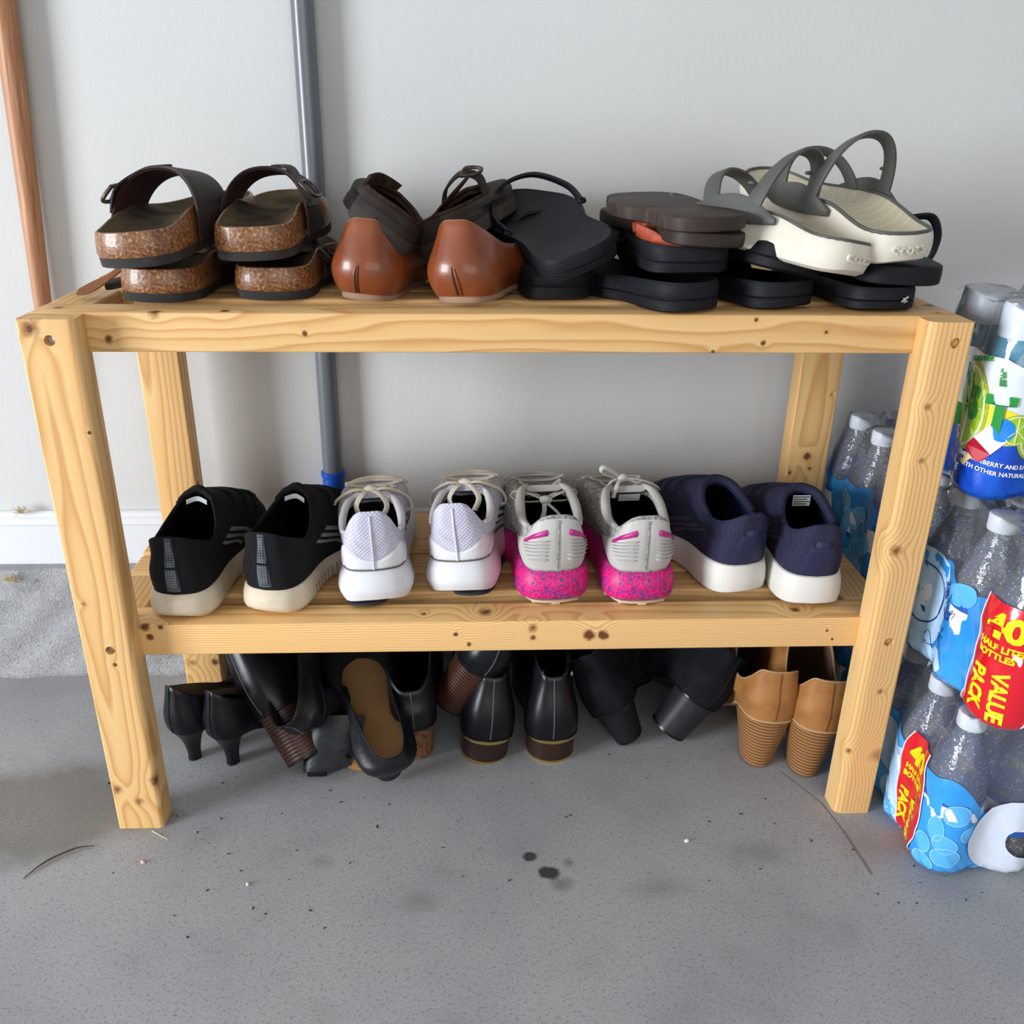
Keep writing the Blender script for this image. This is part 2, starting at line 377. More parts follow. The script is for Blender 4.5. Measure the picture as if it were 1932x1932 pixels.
# dusty tufts of dry fluff caught on the kerb and trim, and loose bits on the floor
m_tuft = P('dry_straw_fluff', (0.55, 0.47, 0.27), 0.9, 0.1)
def tuft(cx, cy, cz, w, h, n, label):
    vf = []
    for k in range(n):
        a = Vector((cx+random.gauss(0, w*.45), cy-abs(random.gauss(0, .002)), cz+abs(random.gauss(0, h*.3))))
        d = Vector((random.uniform(-1, 1), random.uniform(-.4, .1), random.uniform(-.2, .9))).normalized()*random.uniform(.3, .9)*h
        e = Vector((random.uniform(-1, 1), 0, random.uniform(-1, 1)))*h*.25
        vf.append(tube([a, a+d*.5+e, a+d], 0.00035, 3, 4, cap=False))
    o = part('straw_tuft', *join(*vf), m_tuft, kind='stuff'); tag(o, label, 'debris')
tuft(-0.217, YW-0.012, 0.2475, 0.012, 0.011, 60, 'wispy straw tuft on top of the white baseboard')
tuft(-0.140, YK+0.004, 0.168, 0.013, 0.013, 90, 'bushy straw tuft on the kerb beside the front left leg')
tuft(-0.238, YK+0.000, 0.155, 0.012, 0.012, 60, 'sparse straw tuft clinging to the kerb at the far left')
tuft(0.015, YK-0.012, 0.002, 0.018, 0.008, 70, 'flat straw tuft on the floor at the foot of the kerb')
m_deb = P('dark_debris', (0.035, 0.032, 0.028), 0.9, 0.1)
vf = []
for k in range(95):
    x = random.uniform(-.3, 1.0); y = random.uniform(-.16, .12); s = random.uniform(.0005, .0014); e = random.uniform(1, 3); a = random.uniform(0, PI)
    q = [(math.cos(a)*s*e, math.sin(a)*s*e), (-math.sin(a)*s, math.cos(a)*s), (-math.cos(a)*s*e, -math.sin(a)*s*e), (math.sin(a)*s, -math.cos(a)*s)]
    v = [(x+p, y+r_, 0.0002) for p, r_ in q]+[(x, y, s*.9+.0004)]
    vf.append((v, [(0, 1, 4), (1, 2, 4), (2, 3, 4), (3, 0, 4)]))
tag(part('floor_grit', *join(*vf), m_deb, kind='stuff', smooth=False), 'dark grit and crumbs scattered over the concrete floor', 'debris')
def pebble(x, y, r, col, label):
    o = part('crumb', *lathe([(r*.5, 0), (r, r*.35), (r*.8, r*.8), (r*.3, r*1.1)], 7), P('crumb', col, .8)); o.location = (x, y, 0)
    o.scale = (1, .7, .8); o.rotation_euler.z = random.random()*3; tag(o, label, 'debris')
pebble(0.666, -0.041, 0.0038, (.75, .76, .78), 'small white fleck on the floor left of the crack')
pebble(0.045, -0.055, 0.0036, (.62, .42, .36), 'tiny pinkish crumb on the floor below the front left leg')
pebble(0.169, -0.091, 0.003, (.70, .6, .55), 'tiny pale crumb on the floor near the front edge')
tag(part('dry_twig', *tube([(-0.078, -0.075, .001), (-0.062, -0.052, .003), (-0.036, -0.034, .004), (-0.018, -0.028, .001)], [.0005, .0011, .0012, .0004], 6, 20), P('twig_brown', (.10, .055, .03), .8)), 'thin curved brown twig lying on the floor at lower left', 'twig')
tag(part('splinter', *tube([(0.040, -0.006, .001), (0.062, -0.020, .001)], [.0006, .0003], 4, 4), P('splinter_wood', (.75, .6, .35), .6)), 'pale wood splinter at the foot of the front left leg', 'twig')

# ------------------------------------------------------------------ shoe rack
W, H, Z2, TB, YR, LD, D = 0.90, 0.6007, 0.2599, 0.038, 0.026, 0.033, 0.3244
KN = dict(
LF=[(0.012, 0.0, 0.5913, 0.0085, 0.55), (0.0487, 0.0, 0.4904, 0.002, 1), (0.0313, 0.0, 0.2269, 0.0025, 1), (0.0288, 0.0, 0.0403, 0.006, 0.4), (0.0539, 0.0, 0.0683, 0.008, 0.8), (0.0074, 0.0, 0.0579, 0.006, 0.45), (0.0112, 0.0, 0.3023, 0.003, 0.4)],
RF=[(0.8693, 0.0, 0.5158, 0.004, 0.4), (0.8742, 0.0, 0.4586, 0.004, 0.4), (0.8473, 0.0, 0.3535, 0.006, 0.5), (0.8668, 0.0, 0.3564, 0.007, 0.5), (0.8817, 0.0, 0.1776, 0.004, 0.4), (0.8588, 0.0, 0.092, 0.005, 0.8), (0.8947, 0.0, 0.0873, 0.01, 0.3)],
TR=[(0.072, 0.026, 0.5756, 0.0045, 0.7), (0.2576, 0.026, 0.5812, 0.003, 1), (0.6948, 0.026, 0.5959, 0.002, 1), (0.7045, 0.026, 0.573, 0.003, 1), (0.6552, 0.026, 0.5644, 0.0025, 1), (0.7659, 0.026, 0.5842, 0.0018, 1)],
LR=[(0.0632, 0.026, 0.2458, 0.0045, 0.8), (0.0589, 0.026, 0.2593, 0.006, 0.9), (0.0763, 0.026, 0.2577, 0.003, 1), (0.3984, 0.026, 0.2445, 0.003, 0.7), (0.4131, 0.026, 0.2311, 0.003, 0.8), (0.4841, 0.026, 0.2515, 0.006, 0.5), (0.4844, 0.026, 0.2391, 0.004, 0.7), (0.5482, 0.026, 0.2417, 0.007, 0.8), (0.5638, 0.026, 0.2408, 0.006, 1), (0.8193, 0.026, 0.2435, 0.0018, 1), (0.8272, 0.026, 0.2322, 0.0018, 1), (0.4313, 0.0478, 0.26, 0.008, 0.6), (0.3626, 0.0457, 0.26, 0.003, 0.9), (0.7869, 0.0461, 0.26, 0.006, 0.7)],
BL=[(0.0447, 0.29, 0.0418, 0.006, 0.8), (0.0121, 0.29, 0.0405, 0.006, 0.4), (0.0525, 0.30, 0.3166, 0.004, 1)],
BR=[(0.8705, 0.29, 0.3557, 0.005, 1), (0.876, 0.29, 0.3381, 0.003, 0.8), (0.8497, 0.29, 0.3328, 0.003, 0.8), (0.891, 0.29, 0.4423, 0.002, 0.8)],
TT=[(0.0207, 0.0484, 0.6, 0.004, 1), (0.1174, 0.0304, 0.6, 0.006, 0.8), (0.1819, 0.0365, 0.6, 0.005, 0.8), (0.8816, 0.0397, 0.6, 0.003, 0.8)],
TP=[(0.4541, 0.0864, 0.6, 0.006, 0.9)], TC=[(0.8905, 0.0796, 0.6, 0.007, 0.7)])
rack = thing('shoe_rack', 'two tier pine shoe rack of square legs and flat boards against the wall', 'shoe rack', (W/2, D/2, 0))
RC = np.array([W/2, D/2, 0.0])
nb = [0]
def board(name, lo, hi, axis, knots=(), bev=0.003, tone=1.0, freq=150.0, off=(0.03, -0.05), cath=0.012, vf=None, wob=4.5):
    nb[0] += 1; c = (np.array(lo)+np.array(hi))/2
    kk = [(k[0]-c[0], k[1]-c[1], k[2]-c[2], k[3], k[4]) for k in knots]
    V, F = vf or box(lo, hi, bev); V = np.asarray(V)-c
    o = part(name, V, F, wood('pine_%s_%d' % (name, nb[0]), axis, kk, nb[0]*3.7, freq, off, tone, cath, wob), rack, angle=35)
    o.location = tuple(c-RC); return o
def leg_vf(x0, x1, y0, y1, z1, round_r, side):
    """square post whose inner front edge is rounded (waney) by round_r; side +1: inner edge at x1"""
    a = 0.002; pts = []
    xi, xo = (x1, x0) if side > 0 else (x0, x1); s = side
    pts += [(xo+s*a, y0), ]
    for k in range(7):
        t = k/6*PI/2; pts.append((xi-s*round_r+s*round_r*math.sin(t), y0+round_r*0.8-round_r*0.8*math.cos(t)))
    pts += [(xi, y1-a), (xi-s*a, y1), (xo+s*a, y1), (xo, y1-a), (xo, y0+a)]
    if s < 0: pts = pts[::-1]
    return grid([[(x, y, z) for x, y in pts] for z in (0.0, z1)], True, 'fan', 'fan')
def holes(o, spots):
    """bore counterbored screw holes into a board (boolean, applied)"""
    for x, z in spots:
        v, fc = grid([[(x+.0052*math.cos(a), y, z+.0052*math.sin(a)) for a in np.linspace(0, 2*PI, 21)[:-1]] for y in (-.02, .007)], True, 'fan', 'fan')
        c = part('cutter', v, fc, None, smooth=False); recalc(c)
        bpy.context.view_layer.update()
        md = o.modifiers.new('hole', 'BOOLEAN'); md.object = c; md.operation = 'DIFFERENCE'; md.solver = 'EXACT'
        me = bpy.data.meshes.new_from_object(o.evaluated_get(bpy.context.evaluated_depsgraph_get()))
        o.modifiers.clear(); o.data = me; bpy.data.objects.remove(c)
LW, RW = 0.0525, 0.0440
lf = board('leg', (0, 0, 0), (LW, LD, H-.001), 'Z', KN['LF'], tone=1.03, freq=95, off=(0.010, 0.012), cath=0.026, vf=leg_vf(0, LW, 0, LD, H-.001, 0.006, 1), wob=5.5)
rf = board('leg', (W-RW, 0, 0), (W, LD, H-.001), 'Z', KN['RF'], tone=0.95, freq=230, off=(0.10, 0.0), cath=0.006, vf=leg_vf(W-RW, W, 0, LD, H-.001, 0.0125, -1))
for o in (lf, rf): recalc(o)
bpy.context.view_layer.update()
holes(lf, [(0.0280, 0.5800), (0.0292, 0.2450)]); holes(rf, [(0.8842, 0.5796), (0.8801, 0.2433)])
m_screw = P('zinc_screw', (0.62, 0.64, 0.66), 0.35, 0.5, metal=1.0)
def screw(x, z):
    v, fc = lathe([(.0042, 0), (.0042, .0012), (.0028, .0022)], 16)
    sl = join((v, fc), box((-.0026, -.0005, .0022), (.0026, .0005, .0027)), box((-.0005, -.0026, .0022), (.0005, .0026, .0027)))
    o = part('screw', *sl, m_screw, rack); o.rotation_euler = (PI/2, .5, 0); o.location = (x-RC[0], .0068-RC[1], z)
for x, z in ((0.0280, 0.5800), (0.0292, 0.2450)): screw(x, z)
m_plug = P('wood_plug', (0.62, 0.36, 0.13), 0.55)
for x, z in ((0.8842, 0.5796), (0.8801, 0.2433)):
    o = part('plug', *lathe([(.0049, 0), (.0049, .0022), (.003, .0036)], 14), m_plug, rack); o.rotation_euler = (PI/2, 0, 0); o.location = (x-RC[0], .0066-RC[1], z)
board('leg', (0, D-LD, 0), (LW, D, H-TB), 'Z', KN['BL'], tone=1.0, freq=140, off=(0.02, 0.03), cath=0.012)
board('leg', (W-0.055, D-LD, 0), (W, D, H-TB), 'Z', KN['BR'], tone=0.98, freq=190, off=(0.005, 0.06), cath=0.010)
for z, kr, kt, tn in ((H, 'TR', 'TT', 1.0), (Z2, 'LR', None, 1.05)):
    x0, x1 = (0.0008, W-0.0008) if z == H else (0.012, W-0.012)
    board('front_rail', (x0, YR, z-TB), (x1, 0.0695, z), 'X', KN[kr]+(KN[kt] if kt else []), 0.0022, tn*(0.97 if z == H else 1.04), 75 if z == H else 330, (0.012, 0.028) if z == H else (0.02, 0.09), 0.034 if z == H else 0.006, wob=6.5 if z == H else 2.5)
    for xa, xb in ((0.0008, 0.0470), (W-0.047, W-0.0008)):
        board('end_cleat', (xa, 0.0698, z-TB), (xb, 0.1455, z-.0004), 'Y', KN['TC'] if (z == H and xa > .5) else (), 0.002, 0.9, 210)
    board('shelf_plank', (0.075, 0.0975, z-0.019), (W-0.070, 0.1450, z-.0006), 'X', KN['TP'] if z == H else (), 0.003, 0.93, 150, cath=0.018)
    board('shelf_plank', (0.0008, 0.1470, z-0.030), (W-0.0008, 0.2000, z-.0006), 'X', (), 0.003, 0.92, 170)
    board('shelf_plank', (0.0008, 0.2035, z-0.030), (W-0.0008, D, z+.0022), 'X', (), 0.003, 0.92, 150)
    board('under_batten', (0.0008, D-LD-.04, z-TB), (W-0.0008, D-LD, z-.0302), 'X', (), 0.002, 0.9)

# ------------------------------------------------------------------ handles behind the rack
mop = thing('mop_pole', 'grey metal mop pole with blue sleeve standing upright behind the rack', 'pole', (0.2225, 0.3585, 0.168), (0, 0.25, 0))
part('pole_shaft', *tube([(0, 0, .125), (0, 0, .9)], 0.0135, 20, 4), P('grey_enamel_pole', (0.115, 0.125, 0.145), 0.34, 0.45, coat=.2), mop)
m_blue = P('blue_plastic_grip', (0.004, 0.075, 0.46), 0.4, 0.5, bump=(110, .5, .002))
part('grip_sleeve', *tube([(0, 0, 0), (0, 0, .02), (0, 0, .139)], [.0150, .0158, .0150], 20, 12), m_blue, mop)
part('grip_collar', *lathe([(.0162, .137), (.0168, .139), (.0165, .143), (.0140, .144)], 20), m_blue, mop)
t = NT('copper_wood'); v = t.coord(scale=(1, 1, .05)); n = t.noise(v, 350, 4, .6)
m_stick = t.done(t.ramp(n, [(.3, (.30, .125, .055)), (.6, (.45, .22, .11)), (.8, (.60, .36, .22))]), .45, .4)
stick = thing('wooden_handle', 'round reddish brown wooden handle against the wall left of the rack', 'pole', (-0.137, 0.3585, 0.46), (0, 3.6, 0))
part('handle_shaft', *tube([(0, 0, 0), (0, 0, .006), (0, 0, .8)], [.009, .0135, .0137], 18, 24), m_stick, stick)
part('hanging_loop', *tube([(0, 0, .795), (.012, .004, .82), (0, .012, .845), (-.012, .004, .82), (0, 0, .795)], .0012, 6), P('cord_loop', (.05, .045, .04), .8), stick)

# ------------------------------------------------------------------ shoes
NO = 72          # points round a sole outline; index 0 = heel, NO/2 = toe
def outline(L, hw, bw, side=1, shift=0.010, toe=0.52, waist=0.86, n=NO):
    ys = [0, .018, .075, .18, .36, .53, .69, .83, .935, .985, 1.0]
    ws = [0, .56*hw, .90*hw, hw, (.5*hw+.5*bw)*waist, .95*bw, bw, .86*bw, toe*bw, toe*.55*bw, 0]
    def cx(y):
        s = min(max((y-.3)/.7, 0), 1); return -side*shift*s*s*(3-2*s)*1.0 + side*shift*.6*math.sin(PI*min(max((y-.35)/.5, 0), 1))
    R = [(cx(y)+w, y*L) for y, w in zip(ys, ws)]; Lf = [(cx(y)-w, y*L) for y, w in zip(ys, ws)]
    return two_sided(R, Lf, n)
def nrm2(o):
    T = np.roll(o, -1, 0)-np.roll(o, 1, 0); N = np.stack([T[:, 1], -T[:, 0]], 1); return N/(np.linalg.norm(N, axis=1)[:, None]+1e-9)
def ring(o, inset, z):
    N = nrm2(o); p = o-N*(inset(o[:, 1]) if callable(inset) else inset)
    zz = np.array([z(y) for y in o[:, 1]]) if callable(z) else np.full(len(o), z)
    return np.column_stack([p, zz])
def slab(name, o, levels, mat, parent, angle=40, caps=('strip', 'strip'), **k):
    return part(name, *grid([ring(o, i, z) for i, z in levels], True, *caps), mat, parent, angle, **k)
def lerp(a, b, t): return a+(b-a)*t
def sstep(a, b, x): t = np.clip((x-a)/(b-a), 0, 1); return t*t*(3-2*t)
def lz(*pts):
    xs, zs = zip(*pts); return lambda y: float(np.interp(y, xs, zs))
def smz(*pts):
    c = catmull(pts, 60, arc=False); return lambda y: float(np.interp(y, c[:, 0], c[:, 1]))
def dish(name, o, zf, depth, mat, parent, inset=0.0, nc=9, **k):
    """footbed top: surface spanning the outline, sunk towards its centre line"""
    p = ring(o, inset, zf); n = len(p); h = n//2; V = []; F = []
    for i in range(0, h+1):
        a = p[i]; b = p[(n-i) % n]; w = math.sin(PI*min(1, max(0, i/h)))
        for c in range(nc):
            u = c/(nc-1); q = a+(b-a)*u; e = (1-abs(2*u-1)**2.5); V.append((q[0], q[1], q[2]-depth*e*min(1, w*1.6)))
    for i in range(h):
        for c in range(nc-1): F.append((i*nc+c, i*nc+c+1, (i+1)*nc+c+1, (i+1)*nc+c))
    o_ = part(name, V, F, mat, parent, 60, **k); recalc(o_)
    # recalc can leave an open sheet facing down: flip so that it faces up
    if o_.data.polygons[len(F)//2].normal.z < 0: o_.data.flip_normals()
    return o_

def upper_grid(o, z0, inset, collar_r, collar_l=None, h=(.04, .03, .03), d_heel=.03, d_toe=(.06, .012), bulge=(.004, .004, .004), M=16, inout=0.0):
    """S[M][n]: surface from the sole edge (v=0) to the collar edge (v=M-1)"""
    n = len(o); s = np.abs(np.linspace(0, 2, n+1)[:-1]); s = np.where(s > 1, 2-s, s)
    P0 = ring(o, inset, z0); N = np.column_stack([nrm2(o), np.zeros(n)])
    cr = np.array(collar_r, float); cl = np.array(collar_l, float) if collar_l else cr*np.array([-1, 1, 1])
    P3 = two_sided(cr, cl, n)
    hh = np.where(s < .35, lerp(h[0], h[1], sstep(0, .35, s)), lerp(h[1], h[2], sstep(.45, .9, s)))
    bb = np.where(s < .35, lerp(bulge[0], bulge[1], sstep(0, .35, s)), lerp(bulge[1], bulge[2], sstep(.45, .9, s)))
    P1 = P0+N*bb[:, None]; P1[:, 2] += hh
    wt = sstep(.42, .80, s)
    D = np.zeros((n, 3)); D[:, 2] = -d_heel*(1-wt)-d_toe[1]*wt; D[:, 1] = d_toe[0]*wt; D[:, :2] += N[:, :2]*(inout+.004*(1-wt))[:, None] if np.ndim(inout) else N[:, :2]*((inout)*(1-wt))[:, None]
    # spread towards the sides between ankle and toe so the forefoot stays full
    D[:, 0] += N[:, 0]*.022*wt*(1-sstep(.9, 1.0, s))
    P2 = P3+D; G = []
    for k in range(M):
        t = k/(M-1); G.append((1-t)**3*P0+3*(1-t)**2*t*P1+3*(1-t)*t*t*P2+t**3*P3)
    return np.array(G)
def gnorm(G):
    du = np.roll(G, -1, 1)-np.roll(G, 1, 1); dv = np.gradient(G, axis=0); N = np.cross(du, dv); return N/(np.linalg.norm(N, axis=2)[:, :, None]+1e-9)
def upper(o, G, mat, lining_mat, parent, z_in, th=.004, name='upper', insole=None, lin_name='lining', rim_mat=None, rimr=None):
    N = gnorm(G); n = G.shape[1]
    top = G[-1]; inn = np.array(top)-N[-1]*th
    mid = (top+inn)/2+np.array([0, 0, th*.45])
    rings = list(G)+[mid, inn]
    part(name, *grid(rings), mat, parent, 50)
    # lining: offset copy going down to the insole
    IN = G-N*th; IN[0] = ring(o, .009, z_in)
    for k in range(1, 5):
        w = k/5; IN[k] = IN[0]*(1-w)+IN[5]*w
    rr_ = [IN[k] for k in range(len(IN)-1, -1, -1)]
    part(lin_name, *grid(rr_), lining_mat, parent, 60)
    part('insole', *grid([ring(o, .0075, lambda y: (z_in(y) if callable(z_in) else z_in)+.002)], True, None, 'strip'), insole or lining_mat, parent, 60)
    if rim_mat: part('collar_binding', *tube(np.vstack([mid, mid[:1]]), rimr or .0022, 6, n*1, cap=False), rim_mat, parent)
def samp(G, t, v):
    n = G.shape[1]; t = t % n; i = int(math.floor(t)) % n; j = (i+1) % n; a = t-math.floor(t)
    v = min(max(v, 0), G.shape[0]-1.0001); k = int(v); b = v-k
    return (G[k, i]*(1-a)+G[k, j]*a)*(1-b)+(G[k+1, i]*(1-a)+G[k+1, j]*a)*b
def overlay(name, G, t0, t1, v0, v1, off, mat, parent, nt=12, nv=6, th=None, **k):
    """raised patch lying on an upper: t0..t1 round the shoe, v0(s)..v1(s) up it (numbers or functions of 0..1)"""
    N = gnorm(G); fv0 = v0 if callable(v0) else (lambda s: v0); fv1 = v1 if callable(v1) else (lambda s: v1)
    th = off if th is None else th; V = []; F = []
    for i in range(nt+1):
        s = i/nt; t = t0+(t1-t0)*s
        for j in range(nv+1):
            v = fv0(s)+(fv1(s)-fv0(s))*j/nv; e = 0.15 if (i in (0, nt) or j in (0, nv)) else 1.0
            V.append(samp(G, t, v)+samp(N, t, v)*off*e)
    for i in range(nt):
        for j in range(nv):
            a = i*(nv+1)+j; F.append((a, a+nv+1, a+nv+2, a+1))
    return part(name, V, F, mat, parent, 70, **k)
def line_on(G, pts, off, m=None):
    N = gnorm(G); return [samp(G, t, v)+samp(N, t, v)*off for t, v in pts]
def pathtube(name, pts, r, mat, parent, n=7, m=None, r2=None, **k): return part(name, *tube(pts, r, n, m, r2), mat, parent, 60, **k)
def flatlace(name, pts, w, mat, parent, m=None):
    p = [np.asarray(q, float) for q in pts]
    return part(name, *tube(p, w/2, 6, m or len(p)*5, w*.22), mat, parent, 60)
def place_text(s, size, fn, mat, parent, name='lettering', extrude=.0004, offset=0.0, spacing=1.0, sub=True):
    """raised text: fn(x, y, z) maps flat text to the surface"""
    V, F = text_vf(s, size, extrude, offset, spacing)
    return part(name, [fn(*v) for v in V], F, mat, parent, smooth=False)

# ---- materials
m_lin_dark = P('dark_lining', (.012, .012, .015), .9, .1)
m_blk_knit = checker_fabric('black_knit', (.0035, .0035, .005), (.010, .010, .013), 230, .9, .35)
m_blk_strap = checker_fabric('grey_webbing', (.02, .024, .032), (.19, .205, .235), 105, .8, .7)
m_mid_dirty = P('scuffed_cream_midsole', (.66, .57, .44), .6, .3, bump=(260, .25, .0006), var=(16, (.40, .32, .22), .45, .75))
m_stripe = P('grey_stripe', (.20, .20, .19), .6, .3)
m_white = P('white_synthetic', (.70, .71, .755), .42, .4, var=(9, (.74, .74, .78), .4, .7))
m_white_mesh = checker_fabric('lavender_white_mesh', (.47, .46, .59), (.66, .65, .745), 95, .75, .7, .785)
m_white_mid = P('white_foam_midsole', (.68, .69, .735), .5, .35, bump=(300, .12, .0005), var=(11, (.72, .68, .64), .55, .8))
m_out_dark = P('dark_rubber_outsole', (.025, .028, .032), .6, .35, bump=(250, .6, .001))
m_lace_cream = P('cream_lace', (.74, .69, .58), .85, .2, bump=(500, .5, .0006))
m_lin_grey = P('grey_brown_lining', (.17, .14, .115), .9, .1)
m_grey_mesh = P('mottled_grey_mesh', (.42, .41, .39), .85, .2, bump=(420, .6, .0008), var=(260, (.20, .195, .185), .42, .6))
m_gr_syn = P('pale_grey_synthetic', (.50, .49, .465), .55, .35, var=(14, (.42, .405, .375), .4, .7), bump=(200, .1, .0005))
m_gr_rib = P('grey_rib', (.47, .465, .445), .6, .3)
m_mag = P('magenta_badge', (.36, .012, .16), .35, .5, var=(300, (.5, .03, .25), .4, .6))
def speckle():
    t = NT('pink_speckled_foam'); co = t.coord()
    vo = t.n('ShaderNodeTexVoronoi', feature='DISTANCE_TO_EDGE'); vo.inputs['Scale'].default_value = 190; vo.inputs['Randomness'].default_value = 1.0
    nz = t.n('ShaderNodeTexNoise'); nz.inputs['Scale'].default_value = 120; t.l(co, nz.inputs[0])
    mx = t.n('ShaderNodeMix', data_type='RGBA', blend_type='LINEAR_LIGHT'); mx.inputs[0].default_value = .006; t.l(co, mx.inputs[6]); t.l(nz.outputs[1], mx.inputs[7]); t.l(mx.outputs[2], vo.inputs[0])
    vo2 = t.n('ShaderNodeTexVoronoi'); vo2.inputs['Scale'].default_value = 190; t.l(mx.outputs[2], vo2.inputs[0])
    sep = t.n('ShaderNodeSeparateColor'); t.l(vo2.outputs['Color'], sep.inputs[0])
    cell = t.ramp(sep.outputs[0], [(0.0, (.60, .006, .18)), (.38, (.46, .004, .15)), (.55, (.26, .010, .17)), (.8, (.16, .035, .22))])
    ring_ = t.math('SUBTRACT', 1.0, t.math('MULTIPLY', vo.outputs[0], 9.0, clamp=True), clamp=True)
    c = t.mix(ring_, cell, (.86, .03, .20)); t.bump(vo.outputs[0], .3, .0008)
    return t.done(c, .45, .4)
m_pink = speckle()
m_tread = P('cream_tread', (.68, .58, .47), .6, .3)
m_navy = checker_fabric('navy_mesh', (.014, .015, .040), (.030, .031, .072), 120, .8, .55)
m_navy_s = P('navy_overlay', (.018, .020, .062), .55, .3, bump=(300, .2, .0005))
m_navy_lin = P('navy_lining', (.010, .016, .045), .9, .15, bump=(600, .3, .0004))
m_navy_st = P('dark_navy_stripe', (.05, .05, .075), .5, .3)
m_white_sole = P('off_white_rubber', (.66, .64, .60), .55, .35, bump=(180, .15, .0005), var=(14, (.60, .55, .45), .55, .8))
m_tag = P('size_tag', (.42, .43, .44), .6, .2)
m_tag_print = P('tag_print', (.03, .03, .035), .6, .2)

# ================================================================== lower shelf: four pairs of sneakers
def sneaker_base(t, side, L, sole, up, z_heel, z_toe, mats, shift=.011):
    """midsole slab; returns upper outline and top profile"""
    hw, bw = sole; o = outline(L, hw, bw, side, shift)
    zt = smz((0, z_heel), (L*.12, z_heel*.985), (L*.45, lerp(z_heel, z_toe, .6)), (L*.75, z_toe), (L*.93, z_toe*1.05), (L, z_toe*1.12))
    zb = smz((0, .006), (L*.08, .0005), (L*.3, 0), (L*.65, 0), (L*.85, .006), (L, .020))
    return o, zt, zb

def black_knit(loc, rot, side, label):
    t = thing('knit_sneaker', label, 'sneaker', loc, rot, 'black knit slip-on sneakers')
    L = .262; o, zt, zb = sneaker_base(t, side, L, (.0385, .049), None, .0315, .024, None)
    slab('midsole', o, [(.006, lambda y: zb(y)+.0), (.0015, lambda y: zb(y)+.003), (-.0005, lambda y: lerp(zb(y), zt(y), .3)), (.0005, lambda y: lerp(zb(y), zt(y), .65)), (.003, lambda y: zt(y)-.002), (.005, zt)], m_mid_dirty, t)
    slab('outsole', o, [(.012, lambda y: zb(y)-.0018), (.007, lambda y: zb(y)-.0016), (.006, lambda y: zb(y)+.001)], m_mid_dirty, t)
    cr = [(0, .007, .099), (.016, .009, .097), (.029, .026, .087), (.0340, .050, .078), (.030, .076, .087), (.0195, .100, .103), (.008, .110, .109), (0, .112, .110)]
    G = upper_grid(o, zt, .0055, cr, h=(.035, .03, .028), d_heel=.03, d_toe=(.075, .018), bulge=(.007, .006, .003))
    upper(o, G, m_blk_knit, m_lin_dark, t, zt, .0035)
    n = NO
    overlay('heel_tab', G, -.95, .95, .6, 15, .0022, m_blk_strap, t, 6, 14)
    w0 = samp(G, 0, 7.5); nn = samp(gnorm(G), 0, 7.5)
    pathtube('tab_bartack', [samp(G, -.95, 7)+nn*.003, samp(G, 0, 7)+nn*.0035, samp(G, .95, 7)+nn*.003], .0012, m_blk_knit, t)
    for k in range(3):   # side stripes
        a = 17.5+k*1.7
        overlay('side_stripe', G, side*a, side*(a+.95), 2.0, lambda s: 11.5, .0009, m_stripe, t, 3, 10)
        overlay('side_stripe', G, -side*a, -side*(a+.95), 2.0, lambda s: 11.5, .0009, m_stripe, t, 3, 10)
    # tongue lip with its pale woven tag
    part('tongue_tag', *ribbon([(-.012, .1015, .1030), (0, .1060, .1060), (.012, .1015, .1030)], [(-.012, .1005, .0975), (0, .1050, .1005), (.012, .1005, .0975)], .0008, 10), m_tag, t)
    pathtube('tongue_lip', [(-.0195, .100, .104), (-.009, .109, .110), (0, .111, .114), (.009, .109, .110), (.0195, .100, .104)], [.002, .004, .0045, .004, .002], m_blk_knit, t)
    # two laces low on the instep
    for k in (0, 1, 2): pathtube('lace', line_on(G, [(n/2-9, 12.0-2.2*k), (n/2-4, 12.6-2.2*k), (n/2+4, 12.6-2.2*k), (n/2+9, 12-2.2*k)], .002), .0022, m_blk_knit, t, 6, 12)
    # ribbed flex lines on the outer side of the midsole
    N2 = nrm2(o)
    for k in range(9):
        i = side*(9+k*1.1); p = np.array([np.interp(i % NO, range(NO), o[:, c]) for c in (0, 1)]); nn2 = np.array([np.interp(i % NO, range(NO), N2[:, c]) for c in (0, 1)])
        q = p+nn2*.0006; pathtube('flex_line', [(q[0], q[1], .007), (q[0], q[1], .018)], .0006, m_lin_grey, t, 4, 3)
    return t
black_knit((.0930, .031, Z2+.0008), (0, 0, -4), -1, 'black knit slip-on sneaker with dirty cream sole at the left end of the lower shelf')
black_knit((.1880, .040, Z2+.0008), (0, 0, -13), 1, 'black knit slip-on sneaker, second shoe from the left on the lower shelf')

